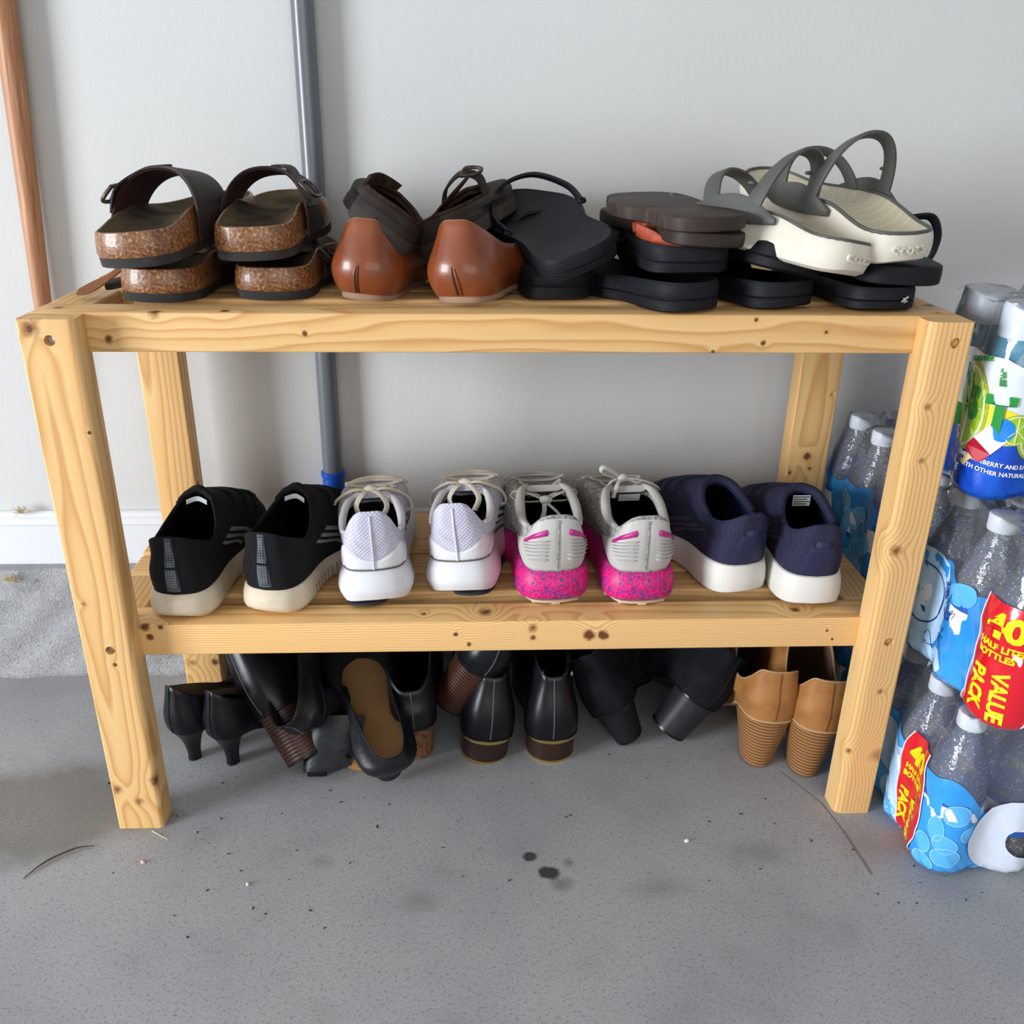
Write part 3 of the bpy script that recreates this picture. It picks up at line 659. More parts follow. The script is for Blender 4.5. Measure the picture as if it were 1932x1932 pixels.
def white_runner(loc, rot, side, label, pinkish=False):
    t = thing('white_sneaker', label, 'sneaker', loc, rot, 'white running sneakers')
    L = .262; hw = .0440; o = outline(L, hw, .050, side, .011)
    zt = smz((0, .046), (L*.12, .043), (L*.45, .036), (L*.75, .027), (L*.93, .028), (L, .031))
    zb = smz((0, .008), (L*.08, .002), (L*.3, 0), (L*.65, 0), (L*.85, .007), (L, .022))
    mid = m_white_mid if not pinkish else m_white_pink
    slab('midsole', o, [(.013, lambda y: zb(y)+.0005), (.005, lambda y: zb(y)+.004), (.0008, lambda y: lerp(zb(y), zt(y), .33)), (.0, lambda y: lerp(zb(y), zt(y), .48)), (.0030, lambda y: lerp(zb(y), zt(y), .75)), (.0078, lambda y: zt(y)-.0015), (.0095, zt)], mid, t)
    # dark outsole pad showing under the outer rear corner
    slab('outsole', outline(L, hw*.62, .043, side, .011)+np.array([side*.011, .009]), [(.004, lambda y: zb(y)-.0022), (.0005, lambda y: zb(y)-.002), (0, lambda y: zb(y)+.0015)], m_out_dark, t)
    cr = [(0, .004, .118), (.012, .005, .1175), (.021, .011, .110), (.030, .028, .087), (.0345, .052, .080), (.034, .076, .084), (.029, .098, .092), (.020, .112, .092), (.010, .132, .082), (0, .140, .080)]
    G = upper_grid(o, zt, .0095, cr, h=(.032, .028, .036), d_heel=.03, d_toe=(.085, -.001), bulge=(.0015, .004, .004), inout=.004)
    upper(o, G, m_white_mesh, m_lin_grey, t, zt, .005)
    # padded collar lobes
    for sg in (1, -1): pathtube('collar_pad', [(sg*.0310, .034, .085), (sg*.0335, .054, .080), (sg*.0330, .078, .085), (sg*.0275, .099, .093), (sg*.0195, .110, .0950)], [.002, .0040, .0048, .0045, .003], m_white, t, 9, 20)
    # glossy heel counter in two wings, with the middle seam
    for sg in (1, -1):
        overlay('heel_counter', G, sg*.15, sg*14, .35, lambda s: 2.2+6.6*sstep(.0, .6, s)-1.5*sstep(.75, 1, s), .0013, m_white if not (pinkish and sg > 0) else m_white_pink2, t, 18, 6)
        overlay('heel_facing', G, sg*5.8, sg*13.5, lambda s: .5+.5*s, lambda s: .7+4.2*sstep(0, .55, s)-1.0*sstep(.7, 1, s), .0021, m_white if not (pinkish and sg > 0) else m_white_pink2, t, 12, 5)
    pathtube('heel_seam', line_on(G, [(0, .4), (0, 5), (0, 10), (0, 14.6)], .0008), .0011, m_white, t, 6, 16)
    for sg in (1, -1):   # dark logo bars on the flank
        for k in range(3): overlay('side_bar', G, sg*(17+k*1.6), sg*(17.8+k*1.6), 4, 11, .0009, m_out_dark, t, 3, 8)
    # tongue and laces
    part('tongue', *ribbon([(-.020, .145, .078), (-.022, .122, .090), (-.021, .106, .098)], [(.020, .145, .078), (.022, .122, .090), (.021, .106, .098)], .007, 10), m_white_mesh, t)
    for k in range(4):
        v = 14.2-1.9*k
        flatlace('lace', line_on(G, [(NO/2-7.5, v-1.0), (NO/2-4, v+.2), (NO/2, v+.6), (NO/2+4, v+.2), (NO/2+7.5, v-1.0)], .0035), .0085, m_lace_cream, t)
    kx, ky, kz = 0, .116, .099
    for sg in (1, -1):
        flatlace('lace_loop', [(kx, ky, kz), (sg*.020, ky-.004, kz+.004), (sg*.042, ky+.006, kz-.012), (sg*.047, ky+.010, kz-.030), (sg*.036, ky+.002, kz-.026), (sg*.016, ky-.004, kz-.006), (kx, ky, kz)], .0085, m_lace_cream, t, 30)
        flatlace('lace_end', [(kx, ky, kz), (sg*.010, ky-.014, kz+.002), (sg*.018, ky-.022, kz-.010), (sg*.012, ky-.026, kz-.024)], .008, m_lace_cream, t, 16)
        flatlace('lace', [(kx, ky, kz), (sg*.013, ky+.002, kz+.001), (sg*.026, ky-.004, kz-.010)], .0085, m_lace_cream, t, 10)
    pathtube('lace_knot', [(-.006, ky-.001, kz+.001), (0, ky-.002, kz+.004), (.006, ky-.001, kz+.001)], .0048, m_lace_cream, t, 8)
    return t
def pinkstain(name, base):
    t = NT(name); tc = t.n('ShaderNodeTexCoord'); sx = t.n('ShaderNodeSeparateXYZ'); t.l(tc.outputs['Object'], sx.inputs[0])
    k = t.math('MULTIPLY', t.math('SUBTRACT', t.math('ADD', sx.outputs[0], t.math('MULTIPLY', t.noise(t.coord(), 40, 2), .012)), .030), 75, clamp=True)
    return t.done(t.mix(t.math('MULTIPLY', k, .75), base, (.66, .30, .40)), .5, .35)
m_white_pink = pinkstain('white_midsole_pink_rub', (.68, .69, .735)); m_white_pink2 = pinkstain('white_synthetic_pink_rub', (.70, .70, .745))
white_runner((.3105, .049, Z2+.0020), (0, -2.0, 5), -1, 'white running sneaker with cream laces and grey outsole, left shoe of its pair')
white_runner((.4035, .066, Z2+.0035), (0, -4.5, -7), 1, 'white running sneaker with a pink stain on its right heel', True)

def pink_runner(loc, rot, side, label, tall_bow=False):
    t = thing('pink_sole_sneaker', label, 'sneaker', loc, rot, 'grey running sneakers with pink speckled soles')
    L = .264; hw = .0440; o = outline(L, hw, .051, side, .011)
    zt = smz((0, .041), (L*.12, .041), (L*.3, .046), (L*.5, .040), (L*.75, .030), (L*.93, .030), (L, .032))
    zb = smz((0, .006), (L*.08, .003), (L*.3, .002), (L*.65, .002), (L*.85, .008), (L, .022))
    slab('midsole', o, [(.008, lambda y: zb(y)+.001), (.002, lambda y: zb(y)+.004), (0, lambda y: lerp(zb(y), zt(y), .35)), (.0005, lambda y: lerp(zb(y), zt(y), .62)), (.004, lambda y: lerp(zb(y), zt(y), .88)), (.0075, zt)], m_pink, t)
    for k in range(-3, 4):   # cream tread lugs
        i = k*3.2; p = np.array([np.interp(i % NO, range(NO+1), np.append(o[:, c], o[0, c])) for c in (0, 1)])*np.array([.80, 1])+np.array([0, .0085])
        part('tread_lug', *box((p[0]-.0050, p[1]-.0035, .0004), (p[0]+.0050, p[1]+.010, .0040), .0010), m_tread, t)
    slab('outsole', outline(L, hw*.84, .045, side, .011), [(.003, lambda y: zb(y)-.0025), (0, lambda y: zb(y)+.002)], m_tread, t)
    cr = [(0, .006, .110), (.012, .007, .109), (.023, .012, .103), (.031, .030, .088), (.0345, .058, .084), (.034, .080, .090), (.0295, .102, .096), (.020, .116, .096), (.011, .134, .085), (0, .142, .083)]
    G = upper_grid(o, zt, .0085, cr, h=(.034, .028, .036), d_heel=.03, d_toe=(.085, -.001), bulge=(.004, .005, .004), inout=.004)
    upper(o, G, m_grey_mesh, m_lin_dark, t, zt, .005)
    # moulded heel shell with slanted ribs and magenta badges
    for sg in (1, -1):
        overlay('heel_shell', G, 0, sg*12.5, lambda s: .2+1.5*sstep(.5, 1, s), lambda s: 14.7-3.2*sstep(.45, 1, s), .0016, m_gr_syn, t, 22, 10)
        for k in range(6):
            v = 8.9-1.22*k; w = .92-.085*k
            overlay('heel_rib', G, sg*1.3, sg*(1.3+7.2*w), lambda s, v=v: v-.55*s, lambda s, v=v: v+.66-.55*s, .0044, m_gr_rib, t, 8, 3)
        overlay('heel_badge', G, sg*1.9, sg*8.2, lambda s: 10.4-1.0*s-.9*sstep(.60, .72, s), lambda s: 12.9-1.3*s, .0036, m_mag, t, 14, 3)
        pathtube('collar_pad', [(sg*.030, .034, .088), (sg*.0330, .058, .086), (sg*.0325, .081, .095), (sg*.0280, .102, .103), (sg*.020, .114, .1045)], [.003, .005, .006, .0055, .003], m_gr_syn, t, 9, 20)
    pathtube('heel_seam', line_on(G, [(0, .6), (0, 5), (0, 10), (0, 14.4)], .0016), .0009, m_grey_mesh, t, 6, 16)
    part('tongue', *ribbon([(-.021, .147, .083), (-.023, .124, .094), (-.021, .108, .103)], [(.021, .147, .083), (.023, .124, .094), (.021, .108, .103)], .008, 10), m_gr_syn, t)
    for k in range(4):
        v = 14.2-1.9*k
        flatlace('lace', line_on(G, [(NO/2-7.5, v-1.0), (NO/2-4, v+.2), (NO/2, v+.6), (NO/2+4, v+.2), (NO/2+7.5, v-1.0)], .0045), .0065, m_grlace, t)
    if not tall_bow:
        k3 = (-.002, .090, .094)
        for sg in (1, -1):
            flatlace('lace_loop', [k3, (sg*.016, .094, .101), (sg*.034, .104, .102), (sg*.040, .106, .095), (sg*.026, .097, .091), k3], .0055, m_grlace, t, 26)
            flatlace('lace_end', [k3, (sg*.008+.004, .078, .084), (sg*.016+.004, .066, .072)], .0055, m_grlace, t, 12)
            flatlace('lace', [k3, (sg*.012, .100, .099), (sg*.027, .108, .095)], .0055, m_grlace, t, 10)
        pathtube('lace_knot', [(-.006, .090, .095), (0, .088, .097), (.004, .090, .095)], .0048, m_grlace, t, 8)
    else:
        k3 = (-.006, .118, .113)
        flatlace('lace_loop', [k3, (-.020, .114, .117), (-.034, .110, .126), (-.031, .108, .132), (-.018, .112, .125), k3], .0055, m_grlace, t, 26)
        flatlace('lace_loop', [k3, (.012, .112, .114), (.030, .108, .109), (.040, .112, .100), (.026, .118, .103), k3], .0055, m_grlace, t, 26)
        flatlace('lace_end', [k3, (-.014, .106, .109), (-.020, .098, .096)], .005, m_grlace, t, 12)
        flatlace('lace', [k3, (.006, .122, .111), (.024, .112, .103)], .005, m_grlace, t, 10)
        flatlace('lace', [k3, (-.016, .120, .110), (-.027, .112, .102)], .005, m_grlace, t, 10)
        pathtube('lace_knot', [(-.010, .118, .114), (-.005, .116, .116), (-.001, .118, .114)], .0045, m_grlace, t, 8)
        part('tongue_tag', *ribbon([(-.012, .1005, .099), (.014, .1005, .099)], [(-.012, .1045, .089), (.014, .1045, .089)], .0006, 6), m_tag, t)
    return t
m_grlace = P('grey_lace', (.50, .485, .455), .85, .2, bump=(500, .5, .0006))
pink_runner((.5135, .058, Z2), (0, 0, 5), -1, 'grey running sneaker with pink speckled sole, its bow lying over the opening')
pink_runner((.6130, .054, Z2), (0, 0, 4), 1, 'grey running sneaker with pink speckled sole and an upright lace bow', True)

def navy_sneaker(loc, rot, side, label, flip):
    t = thing('navy_sneaker', label, 'sneaker', loc, rot, 'navy blue sneakers with white soles')
    L = .262; hw = .0395; o = outline(L, hw, .048, side, .011)
    zt = smz((0, .041), (L*.12, .040), (L*.45, .034), (L*.75, .026), (L*.93, .027), (L, .031))
    zb = smz((0, .005), (L*.08, .001), (L*.3, 0), (L*.65, 0), (L*.85, .006), (L, .02))
    slab('midsole', o, [(.008, lambda y: zb(y)), (.0015, lambda y: zb(y)+.004), (0, lambda y: lerp(zb(y), zt(y), .35)), (.001, lambda y: lerp(zb(y), zt(y), .7)), (.0035, lambda y: zt(y)-.001), (.005, zt)], m_white_sole, t)
    cr = [(0, .004, .103), (.013, .005, .102), (.024, .016, .094), (.029, .034, .086), (.030, .052, .085), (.029, .072, .093), (.021, .091, .105), (.010, .098, .110), (0, .100, .111)]
    G = upper_grid(o, zt, .006, cr, h=(.034, .028, .026), d_heel=.03, d_toe=(.075, .022), bulge=(.004, .005, .003), inout=.003)
    upper(o, G, m_navy, m_navy_lin, t, zt, .006)
    overlay('heel_panel', G, -2.6, 2.6, .3, 9.5, .0014, m_navy_s, t, 8, 8)
    overlay('collar_band', G, -6.5, 6.5, lambda s: 10.8-1.2*abs(2*s-1), 14.8, .0015, m_navy, t, 14, 4)
    overlay('pull_tab', G, -1.7, 1.7, 8.8, 12.0, .0045, m_navy_s, t, 5, 5)
    for sg in (1, -1):
        for k in range(3): overlay('side_stripe', G, sg*(15.5+k*2.1), sg*(16.6+k*2.1), 1.5, lambda s: 11.5, .0009, m_navy_st, t, 3, 9)
    pathtube('collar_roll', [(-.029, .052, .086), (-.028, .072, .094), (-.021, .089, .106), (-.010, .097, .111), (0, .099, .112), (.010, .097, .111), (.021, .089, .106), (.028, .072, .094), (.029, .052, .086)], [.003, .0045, .005, .0055, .006, .0055, .005, .0045, .003], m_navy, t, 10, 36)
    if flip:
        tg = part('tongue_tag', *ribbon([(-.009, .0905, .1055), (.012, .0905, .1055)], [(-.009, .0905, .092), (.012, .0905, .092)], .0005, 6), m_tag, t)
        for k in range(4): part('tag_print', *box((-.009, 0, -.0006), (.010-.003*(k % 2), .0006, .0006)), m_tag_print, tg, smooth=False).location = (.001, .0899, .1035-.0030*k)
    for k in range(4): flatlace('lace', line_on(G, [(NO/2-8, 11.5-2.0*k), (NO/2-3, 12.0-2*k), (NO/2+3, 12.0-2*k), (NO/2+8, 11.5-2*k)], .0022), .006, m_navy_s, t)
    return t
navy_sneaker((.7380, .074, Z2+.0003), (0, 0, 16), -1, 'navy mesh sneaker with white sole turned slightly left, third shoe from the right leg side', False)
navy_sneaker((.8075, .042, Z2+.0003), (0, 0, 0), 1, 'navy mesh sneaker with white sole and grey size tag by the right leg', True)

# ================================================================== top shelf: sandals, loafers and slides
ZT = H
def cork_mat():
    t = NT('lacquered_cork'); co = t.coord(); n1 = t.noise(co, 330, 4, .65); n2 = t.noise(co, 60, 3)
    c = t.ramp(n1, [(.34, (.055, .016, .006)), (.50, (.20, .075, .024)), (.60, (.36, .165, .055)), (.70, (.62, .40, .18))])
    c = t.mix(t.math('MULTIPLY', n2, .35), c, (.20, .07, .02)); t.bump(n1, .5, .001)
    return t.done(c, .36, .5, coat=.25)
m_cork = cork_mat()
m_birk_sole = P('dark_eva_sole', (.030, .027, .026), .75, .25, bump=(200, .35, .0008), var=(60, (.055, .05, .048), .5, .8))
m_footbed = P('worn_suede_footbed', (.085, .058, .030), .9, .15, bump=(300, .2, .0006), var=(22, (.028, .022, .014), .42, .68))
m_strap = P('dark_brown_strap', (.022, .012, .010), .55, .28, bump=(120, .25, .0008))
m_strap_in = P('purple_brown_strap_lining', (.050, .018, .018), .85, .2, bump=(300, .3, .0006))
m_buckle = P('bronze_buckle', (.06, .045, .038), .4, .5, metal=.6)
def arc(w, z0, h, y0, y1, lean=0.0, n=9, pw=2.4):
    """arch over the foot: from (-w,z0) over height h to (w,z0); y goes y0 at the sides to y1 on top"""
    out = []
    for k in range(n):
        a = PI*k/(n-1); cx, sz = -math.cos(a), math.sin(a); e = 2/pw
        x = w*math.copysign(abs(cx)**e, cx); out.append((x+lean*sz, y0+(y1-y0)*sz, z0+h*abs(sz)**e))
    return out
def cork_sandal(loc, rot, side, label, arch=.078, flap=None):
    t = thing('cork_sandal', label, 'sandal', loc, rot, 'dark brown cork footbed sandals')
    L = .252; hw, bw = .0415, .0500; o = outline(L, hw, bw, side, .009, .66, .88)
    zr = smz((0, .0325), (L*.13, .033), (L*.30, .041), (L*.5, .041), (L*.75, .033), (L, .035))
    slab('sole', o, [(.004, .0), (.0015, .0008), (.001, .0095)], m_birk_sole, t)
    slab('cork_base', o, [(.0010, .0095), (.0, .012), (.0012, lambda y: lerp(.012, zr(y), .6)), (.0030, lambda y: zr(y)-.0008), (.0042, zr), (.0058, lambda y: zr(y)-.0006)], m_cork, t, caps=('strip', None))
    dish('footbed', o, lambda y: zr(y)-.0004, .0105, m_footbed, t, .0056)
    for nm, yb, w, hh, ya, wd in (('strap', .064, .0462, arch, .098, .066),):
        ea = arc(w, .012, hh, yb, ya, .0, 11); eb = arc(w+.002, .012, hh-.013, yb+wd*1.1, ya+wd, .0, 11)
        so = part(nm, *ribbon(ea, eb, .0032, 34), m_strap, t, 50)
        part('strap_lining', *ribbon([(x*.972, y+.0006, z-.0022) for x, y, z in ea], [(x*.972, y-.001, z-.0022) for x, y, z in eb], .0014, 34), m_strap_in, so, 50)
        # overlapping tongue of the strap with its buckle on the outer side
        s = side
        fa = [(s*x, y, z) for x, y, z in [(w*.10, ya+.012, .012+hh-.001), (w*.45, ya+.010, .012+hh*.955), (w*.78, yb+.014, .012+hh*.77), (w*1.02, yb+.014, .012+hh*.42)]]
        fb = [(x, y+wd*.52, z-.003) for x, y, z in fa]
        so2 = part('strap_end', *ribbon(fa, fb, .0030, 18), m_strap, t, 50)
        p, q = Vector(fa[2]), Vector(fb[2]); d = Vector((s*.010, 0, .004))
        frame = [p+d*.35, q+d*.35, q+Vector((s*.012, 0, -.013))+d*.4, p+Vector((s*.012, 0, -.013))+d*.4, p+d*.35]
        part('buckle', *tube([tuple(v) for v in frame], .0021, 7, 24), m_buckle, so2)
        part('buckle_pin', *tube([tuple((p+q)/2+d*.6), tuple((p+q)/2+Vector((s*.013, 0, -.014))+d*.5)], .0012, 6, 4), m_buckle, so2)
    return t
cork_sandal((.1035, .070, ZT), (0, 0, -4), -1, 'lower cork sandal of the far left stack on the top shelf', .036)
cork_sandal((.2135, .084, ZT), (0, 0, -3), 1, 'lower cork sandal of the second stack from the left, below its mate', .036)
cork_sandal((.1000, .026, ZT+.0400), (3.5, -4, -9), -1, 'upper cork sandal at far left with its brown strap arching high', .066)
cork_sandal((.2040, .062, ZT+.0415), (3, -2, -3), 1, 'upper cork sandal of the second stack, buckle on its right side', .064)
m_tab = P('tan_suede_tab', (.19, .075, .035), .75, .2, bump=(200, .3, .0006))
# loosened strap end of the lower left sandal
tb = thing('leather_strap', 'loose tan leather strap end sticking out left of the lower cork sandal', 'strap', (.060, .090, ZT))
part('strap_tip', *ribbon([(.018, .012, .034), (.002, .004, .022), (-.014, -.004, .011), (-.026, -.006, .006), (-.0355, -.004, .0055)], [(.014, .018, .036), (.004, .012, .030), (-.008, .010, .022), (-.022, .010, .016), (-.034, .004, .010)], .0022, 22), m_tab, tb)
part('strap_tail', *ribbon([(.020, .016, .020), (.010, .008, .014), (-.002, .004, .011), (-.010, .006, .010)], [(.022, .030, .024), (.012, .028, .020), (-.001, .026, .016), (-.010, .022, .014)], .006, 16), m_strap, tb)
part('buckle', *tube([(.010, .020, .012), (.026, .020, .012), (.026, .004, .006), (.010, .004, .006), (.010, .020, .012)], .0022, 7, 24), m_buckle, tb)

m_tan_leather = P('chestnut_leather', (.215, .052, .014), .33, .5, bump=(90, .12, .0009), var=(18, (.125, .027, .008), .42, .7), coat=.15)
m_loaf_lin = P('tan_lining', (.22, .13, .08), .8, .2)
m_loaf_sole = P('tan_leather_sole', (.34, .22, .15), .7, .2, bump=(240, .3, .0006))
m_loaf_rim = P('leather_edge', (.24, .10, .05), .5)
def loafer(loc, rot, side, label):
    t = thing('leather_flat', label, 'shoe', loc, rot, 'chestnut leather flats')
    L = .245; o = outline(L, .0350, .042, side, .010, .50)
    zb = smz((0, .003), (L*.1, .001), (L*.4, 0), (L*.8, .002), (L, .009))
    slab('sole', outline(L*.985, .0305, .037, side, .010, .5)+np.array([0, .006]), [(.001, zb), (0, lambda y: zb(y)+.004), (.0, lambda y: zb(y)+.0075)], m_loaf_sole, t)
    zt = lambda y: zb(y)+.006
    cr = [(0, .013, .079), (.013, .015, .078), (.026, .030, .067), (.033, .060, .052), (.033, .095, .047), (.024, .130, .048), (.012, .155, .050), (0, .162, .050)]
    G = upper_grid(o, zt, .004, cr, h=(.030, .022, .018), d_heel=.03, d_toe=(.05, .004), bulge=(.020, .013, .006), inout=.009)
    upper(o, G, m_tan_leather, m_loaf_lin, t, zt, .003, rim_mat=m_loaf_rim, rimr=.0010)
    pathtube('heel_dart', line_on(G, [(.3*side, .3), (.2*side, 2.2), (.1*side, 4.4), (0, 6.2)], .0002), [.0011, .0011, .0011, .0004], m_dart, t, 6, 16)
    pathtube('dart_fold', line_on(G, [(.75*side, .3), (.65*side, 2.2), (.5*side, 4.2), (.3*side, 5.8)], .0006), [.0013, .0015, .0013, .0005], m_tan_leather, t, 6, 16)
    return t
m_dart = P('dark_dart_slit', (.05, .012, .005), .6)
loafer((.306, .074, ZT), (0, 3, -12), -1, 'chestnut leather flat right of the cork sandals, a dark shoe leaning on it')
loafer((.402, .056, ZT+.001), (0, -4, -21), 1, 'chestnut leather flat nearer the middle, its pale-edged opening showing at right')

m_mud = P('dark_brown_oiled', (.022, .016, .013), .7, .2, bump=(120, .3, .0008), var=(24, (.038, .030, .026), .5, .8))
m_mud_edge = P('greyed_brown_sole', (.045, .036, .031), .85, .15, bump=(160, .5, .0009), var=(40, (.075, .064, .057), .5, .8))
m_fuzz = P('brown_fuzzy_lining', (.040, .020, .014), 1.0, .05, bump=(260, .9, .002), var=(60, (.075, .040, .030), .45, .7))
def dark_moc(loc, rot, side, label, loop):
    t = thing('dark_brown_moccasin', label, 'shoe', loc, rot, 'dark brown strapped moccasins')
    L = .235; o = outline(L, .0370, .045, side, .010, .62)
    slab('sole', o, [(.004, 0), (.0005, .002), (0, .012), (.001, .016)], m_mud_edge, t)
    cr = [(0, .004, .034), (.018, .006, .033), (.031, .022, .032), (.037, .060, .031), (.036, .100, .033), (.024, .130, .040), (0, .142, .044)]
    G = upper_grid(o, lambda y: .015, .001, cr, h=(.014, .012, .022), d_heel=.014, d_toe=(.06, .004), bulge=(.002, .002, .004), inout=.002)
    upper(o, G, m_mud, m_fuzz, t, lambda y: .016, .007, rim_mat=m_fuzz, rimr=.0024)
    if loop:
        part('ankle_strap', *ribbon([(.034, .085, .032), (.030, .094, .050), (.012, .100, .060), (-.010, .100, .052), (-.018, .094, .038)], [(.036, .098, .032), (.034, .108, .052), (.014, .114, .064), (-.008, .112, .056), (-.016, .106, .040)], .003, 26), m_mud, t)
        part('strap_end', *ribbon([(.026, .070, .055), (.008, .066, .048), (-.014, .066, .039)], [(.030, .082, .057), (.010, .080, .047), (-.014, .074, .036)], .0028, 16), m_fuzz, t)
        part('buckle', *tube([(.018, .088, .060), (.034, .090, .055), (.038, .104, .058), (.022, .104, .065), (.018, .088, .060)], .002, 6, 20), m_buckle, t)
    else:
        part('ankle_strap', *ribbon([(-.038, .020, .034), (-.033, .050, .040), (-.022, .085, .044), (-.006, .110, .046)], [(-.038, .026, .046), (-.031, .058, .052), (-.020, .092, .054), (-.004, .116, .054)], .003, 20), m_fuzz, t)
    return t
dark_moc((.325, .084, ZT+.060), (-2, 36, 4), -1, 'dark brown moccasin tipped on its side against the left chestnut flat', False)
dark_moc((.392, .112, ZT+.044), (5, -24, -18), 1, 'dark brown moccasin with a looped ankle strap resting behind the right chestnut flat', True)

# ---- black foam clogs and slides
m_foam = P('black_foam', (.006, .0065, .009), .58, .2, bump=(420, .22, .0006), var=(30, (.011, .012, .015), .5, .8))
m_foam_rib = P('black_foam_ribbed', (.0065, .007, .0105), .6, .22, bump=(40, .5, .0012), stretch=(1, 1, 14))
m_foam_bed = P('black_foam_footbed', (.005, .005, .007), .8, .1, bump=(160, .35, .001))
m_chalk = P('chalky_scuff', (.35, .35, .36), .9)
def slide(name, loc, rot, side, label, L=.245, hw=.036, bw=.046, th=.030, group='black foam slides', mat=None, arch=.055, strap=True, back_strap=False, bed=None, toe=.6, lift=.006, waist=.86):
    mat = mat or m_foam_rib; t = thing(name, label, 'slide', loc, rot, group)
    o = outline(L, hw, bw, side, .010, toe, waist)
    zt = smz((0, th), (L*.15, th*.98), (L*.4, th*.86), (L*.7, th*.72), (L, th*.85))
    zb = smz((0, .003), (L*.1, .0005), (L*.5, 0), (L*.85, .002), (L, lift))
    slab('sole', o, [(.005, zb), (.001, lambda y: zb(y)+.002), (.0005, lambda y: lerp(zb(y), zt(y), .38)), (.0018, lambda y: lerp(zb(y), zt(y), .42)), (.0005, lambda y: lerp(zb(y), zt(y), .48)), (.001, lambda y: zt(y)-.003), (.003, zt), (.005, lambda y: zt(y)-.001)], mat, t, caps=('strip', None))
    dish('footbed', o, lambda y: zt(y)-.001, .006, bed or m_foam_bed, t, .0048)
    if strap:
        ea = arc(bw-.001, .010, arch, L*.50, L*.52, 0, 11); eb = arc(bw+.001, .008, arch*.72, L*.80, L*.78, 0, 11)
        part('strap', *ribbon(ea, eb, .005, 30), mat, t, 50)
    if back_strap:
        part('back_strap', *ribbon([(-hw, .100, zt(.1)+.012), (-hw*1.02, .140, zt(.1)+.018), (-.020, .176, zt(.1)+.028), (.020, .176, zt(.1)+.028), (hw*1.02, .140, zt(.1)+.017), (hw, .100, zt(.1)+.012)],
             [(-hw, .112, zt(.1)+.002), (-hw*1.04, .152, zt(.1)+.010), (-.020, .190, zt(.1)+.021), (.020, .190, zt(.1)+.021), (hw*1.04, .152, zt(.1)+.009), (hw, .112, zt(.1)+.002)], .004, 34), mat, t, 50)
        for sg in (1, -1): part('strap_rivet', *lathe([(.005, -.002), (.005, .001), (.003, .0025)], 12, (sg*hw, .104, zt(.1)+.008)), mat, t)
    return t
slide('black_clog', (.510, .084, ZT), (0, 0, 6), -1, 'black foam clog flat on the top shelf below its tilted mate', .245, .0375, .048, .034, 'black foam clogs', arch=.066)
slide('black_clog', (.536, .060, ZT+.031), (11, -21, 14), 1, 'black ribbed foam clog tilted on top of its mate, strap raised behind', .235, .043, .050, .026, 'black foam clogs', strap=False, back_strap=True, bed=m_foam)
slide('black_slide', (.642, .030, ZT), (0, 0, 28), -1, 'black foam slide under the brown flip-flops, heel turned to the front', .245, .0375, .046, .030, arch=.046)
slide('black_slide', (.634, .046, ZT+.032), (3, 0, 6), 1, 'black foam slide in the middle of the stack under the brown flip-flops', .240, .0445, .048, .029, arch=.024)
slide('black_slide', (.7395, .048, ZT), (0, 0, 24), -1, 'black foam slide on the shelf boards below the left grey-strapped sandal', .245, .0400, .047, .028, arch=.030)
slide('black_slide', (.741, .050, ZT+.031), (3, 14, 22), 1, 'black foam slide tipped right under the left grey-strapped sandal', .240, .0415, .047, .027, arch=.012)
slide('black_slide', (.830, .036, ZT), (0, 0, 4), -1, 'black foam slide with a chalky scuff at the right end of the top shelf', .245, .0385, .047, .0245, mat=m_foam, arch=.008)
# chalk scuff
sc = [o for o in COL.objects if o.name.startswith('black_slide')][-1]
part('scuff_mark', *join(*[tube([(.010+random.uniform(0, .006), .0002, .010+random.uniform(0, .006)), (.012+random.uniform(0, .006), .0002, .011+random.uniform(0, .006))], .0005, 4, 3) for k in range(7)]), m_chalk, sc)

# upturned flip-flops: sole up
def flipflop(name, loc, rot, side, label, group, sole_mat, mat2, L=.235, hw=.040, bw=.046, th=.017, toe=.62, strap_mat=None, waist=.86):
    t = thing(name, label, 'flip-flop', loc, rot, group)
    o = outline(L, hw, bw, side, .010, toe, waist)
    slab('sole', o, [(.003, 0), (.0006, .0015), (0, th*.5), (.0006, th-.0015), (.003, th)], sole_mat, t)
    if strap_mat:
        part('toe_strap', *ribbon([(-bw*.95, L*.45, th*.6), (-bw*.7, L*.60, th+.012), (-.004, L*.74, th+.006)], [(-bw*.95, L*.53, th*.5), (-bw*.6, L*.66, th+.008), (-.004, L*.78, th+.001)], .003, 16), strap_mat, t)
        part('toe_strap', *ribbon([(bw*.95, L*.45, th*.6), (bw*.7, L*.60, th+.012), (.004, L*.74, th+.006)], [(bw*.95, L*.53, th*.5), (bw*.6, L*.66, th+.008), (.004, L*.78, th+.001)], .003, 16), strap_mat, t)
    return t
m_ff = P('brown_rubber_sole', (.036, .024, .019), .62, .3, bump=(60, .25, .001), stretch=(1, 6, 1), var=(16, (.075, .055, .045), .45, .75))
m_ff_side = P('brown_foam_side', (.030, .020, .016), .55, .3, bump=(200, .25, .0006))
m_red = P('rust_red_strap', (.33, .055, .020), .6, .3, bump=(260, .4, .0008), var=(90, (.50, .13, .06), .5, .75))
flipflop('brown_flip_flop', (.653, .038, ZT+.0605), (1, 3, 14), 1, 'brown flip-flop lying below its upturned mate, rust red strap at its left', 'brown flip-flops', m_ff_side, m_ff_side, .205, .041, .050, .0145, .74, None)
flipflop('brown_flip_flop', (.651, .032, ZT+.0760), (1.5, -1, 17), -1, 'brown flip-flop turned sole up on top of the middle stack', 'brown flip-flops', m_ff, m_ff_side, .205, .043, .051, .0145, .74, None)
st = thing('rust_strap', 'rust red flip-flop strap squeezed between the brown soles and black slide', 'strap', (.596, .082, ZT+.061))
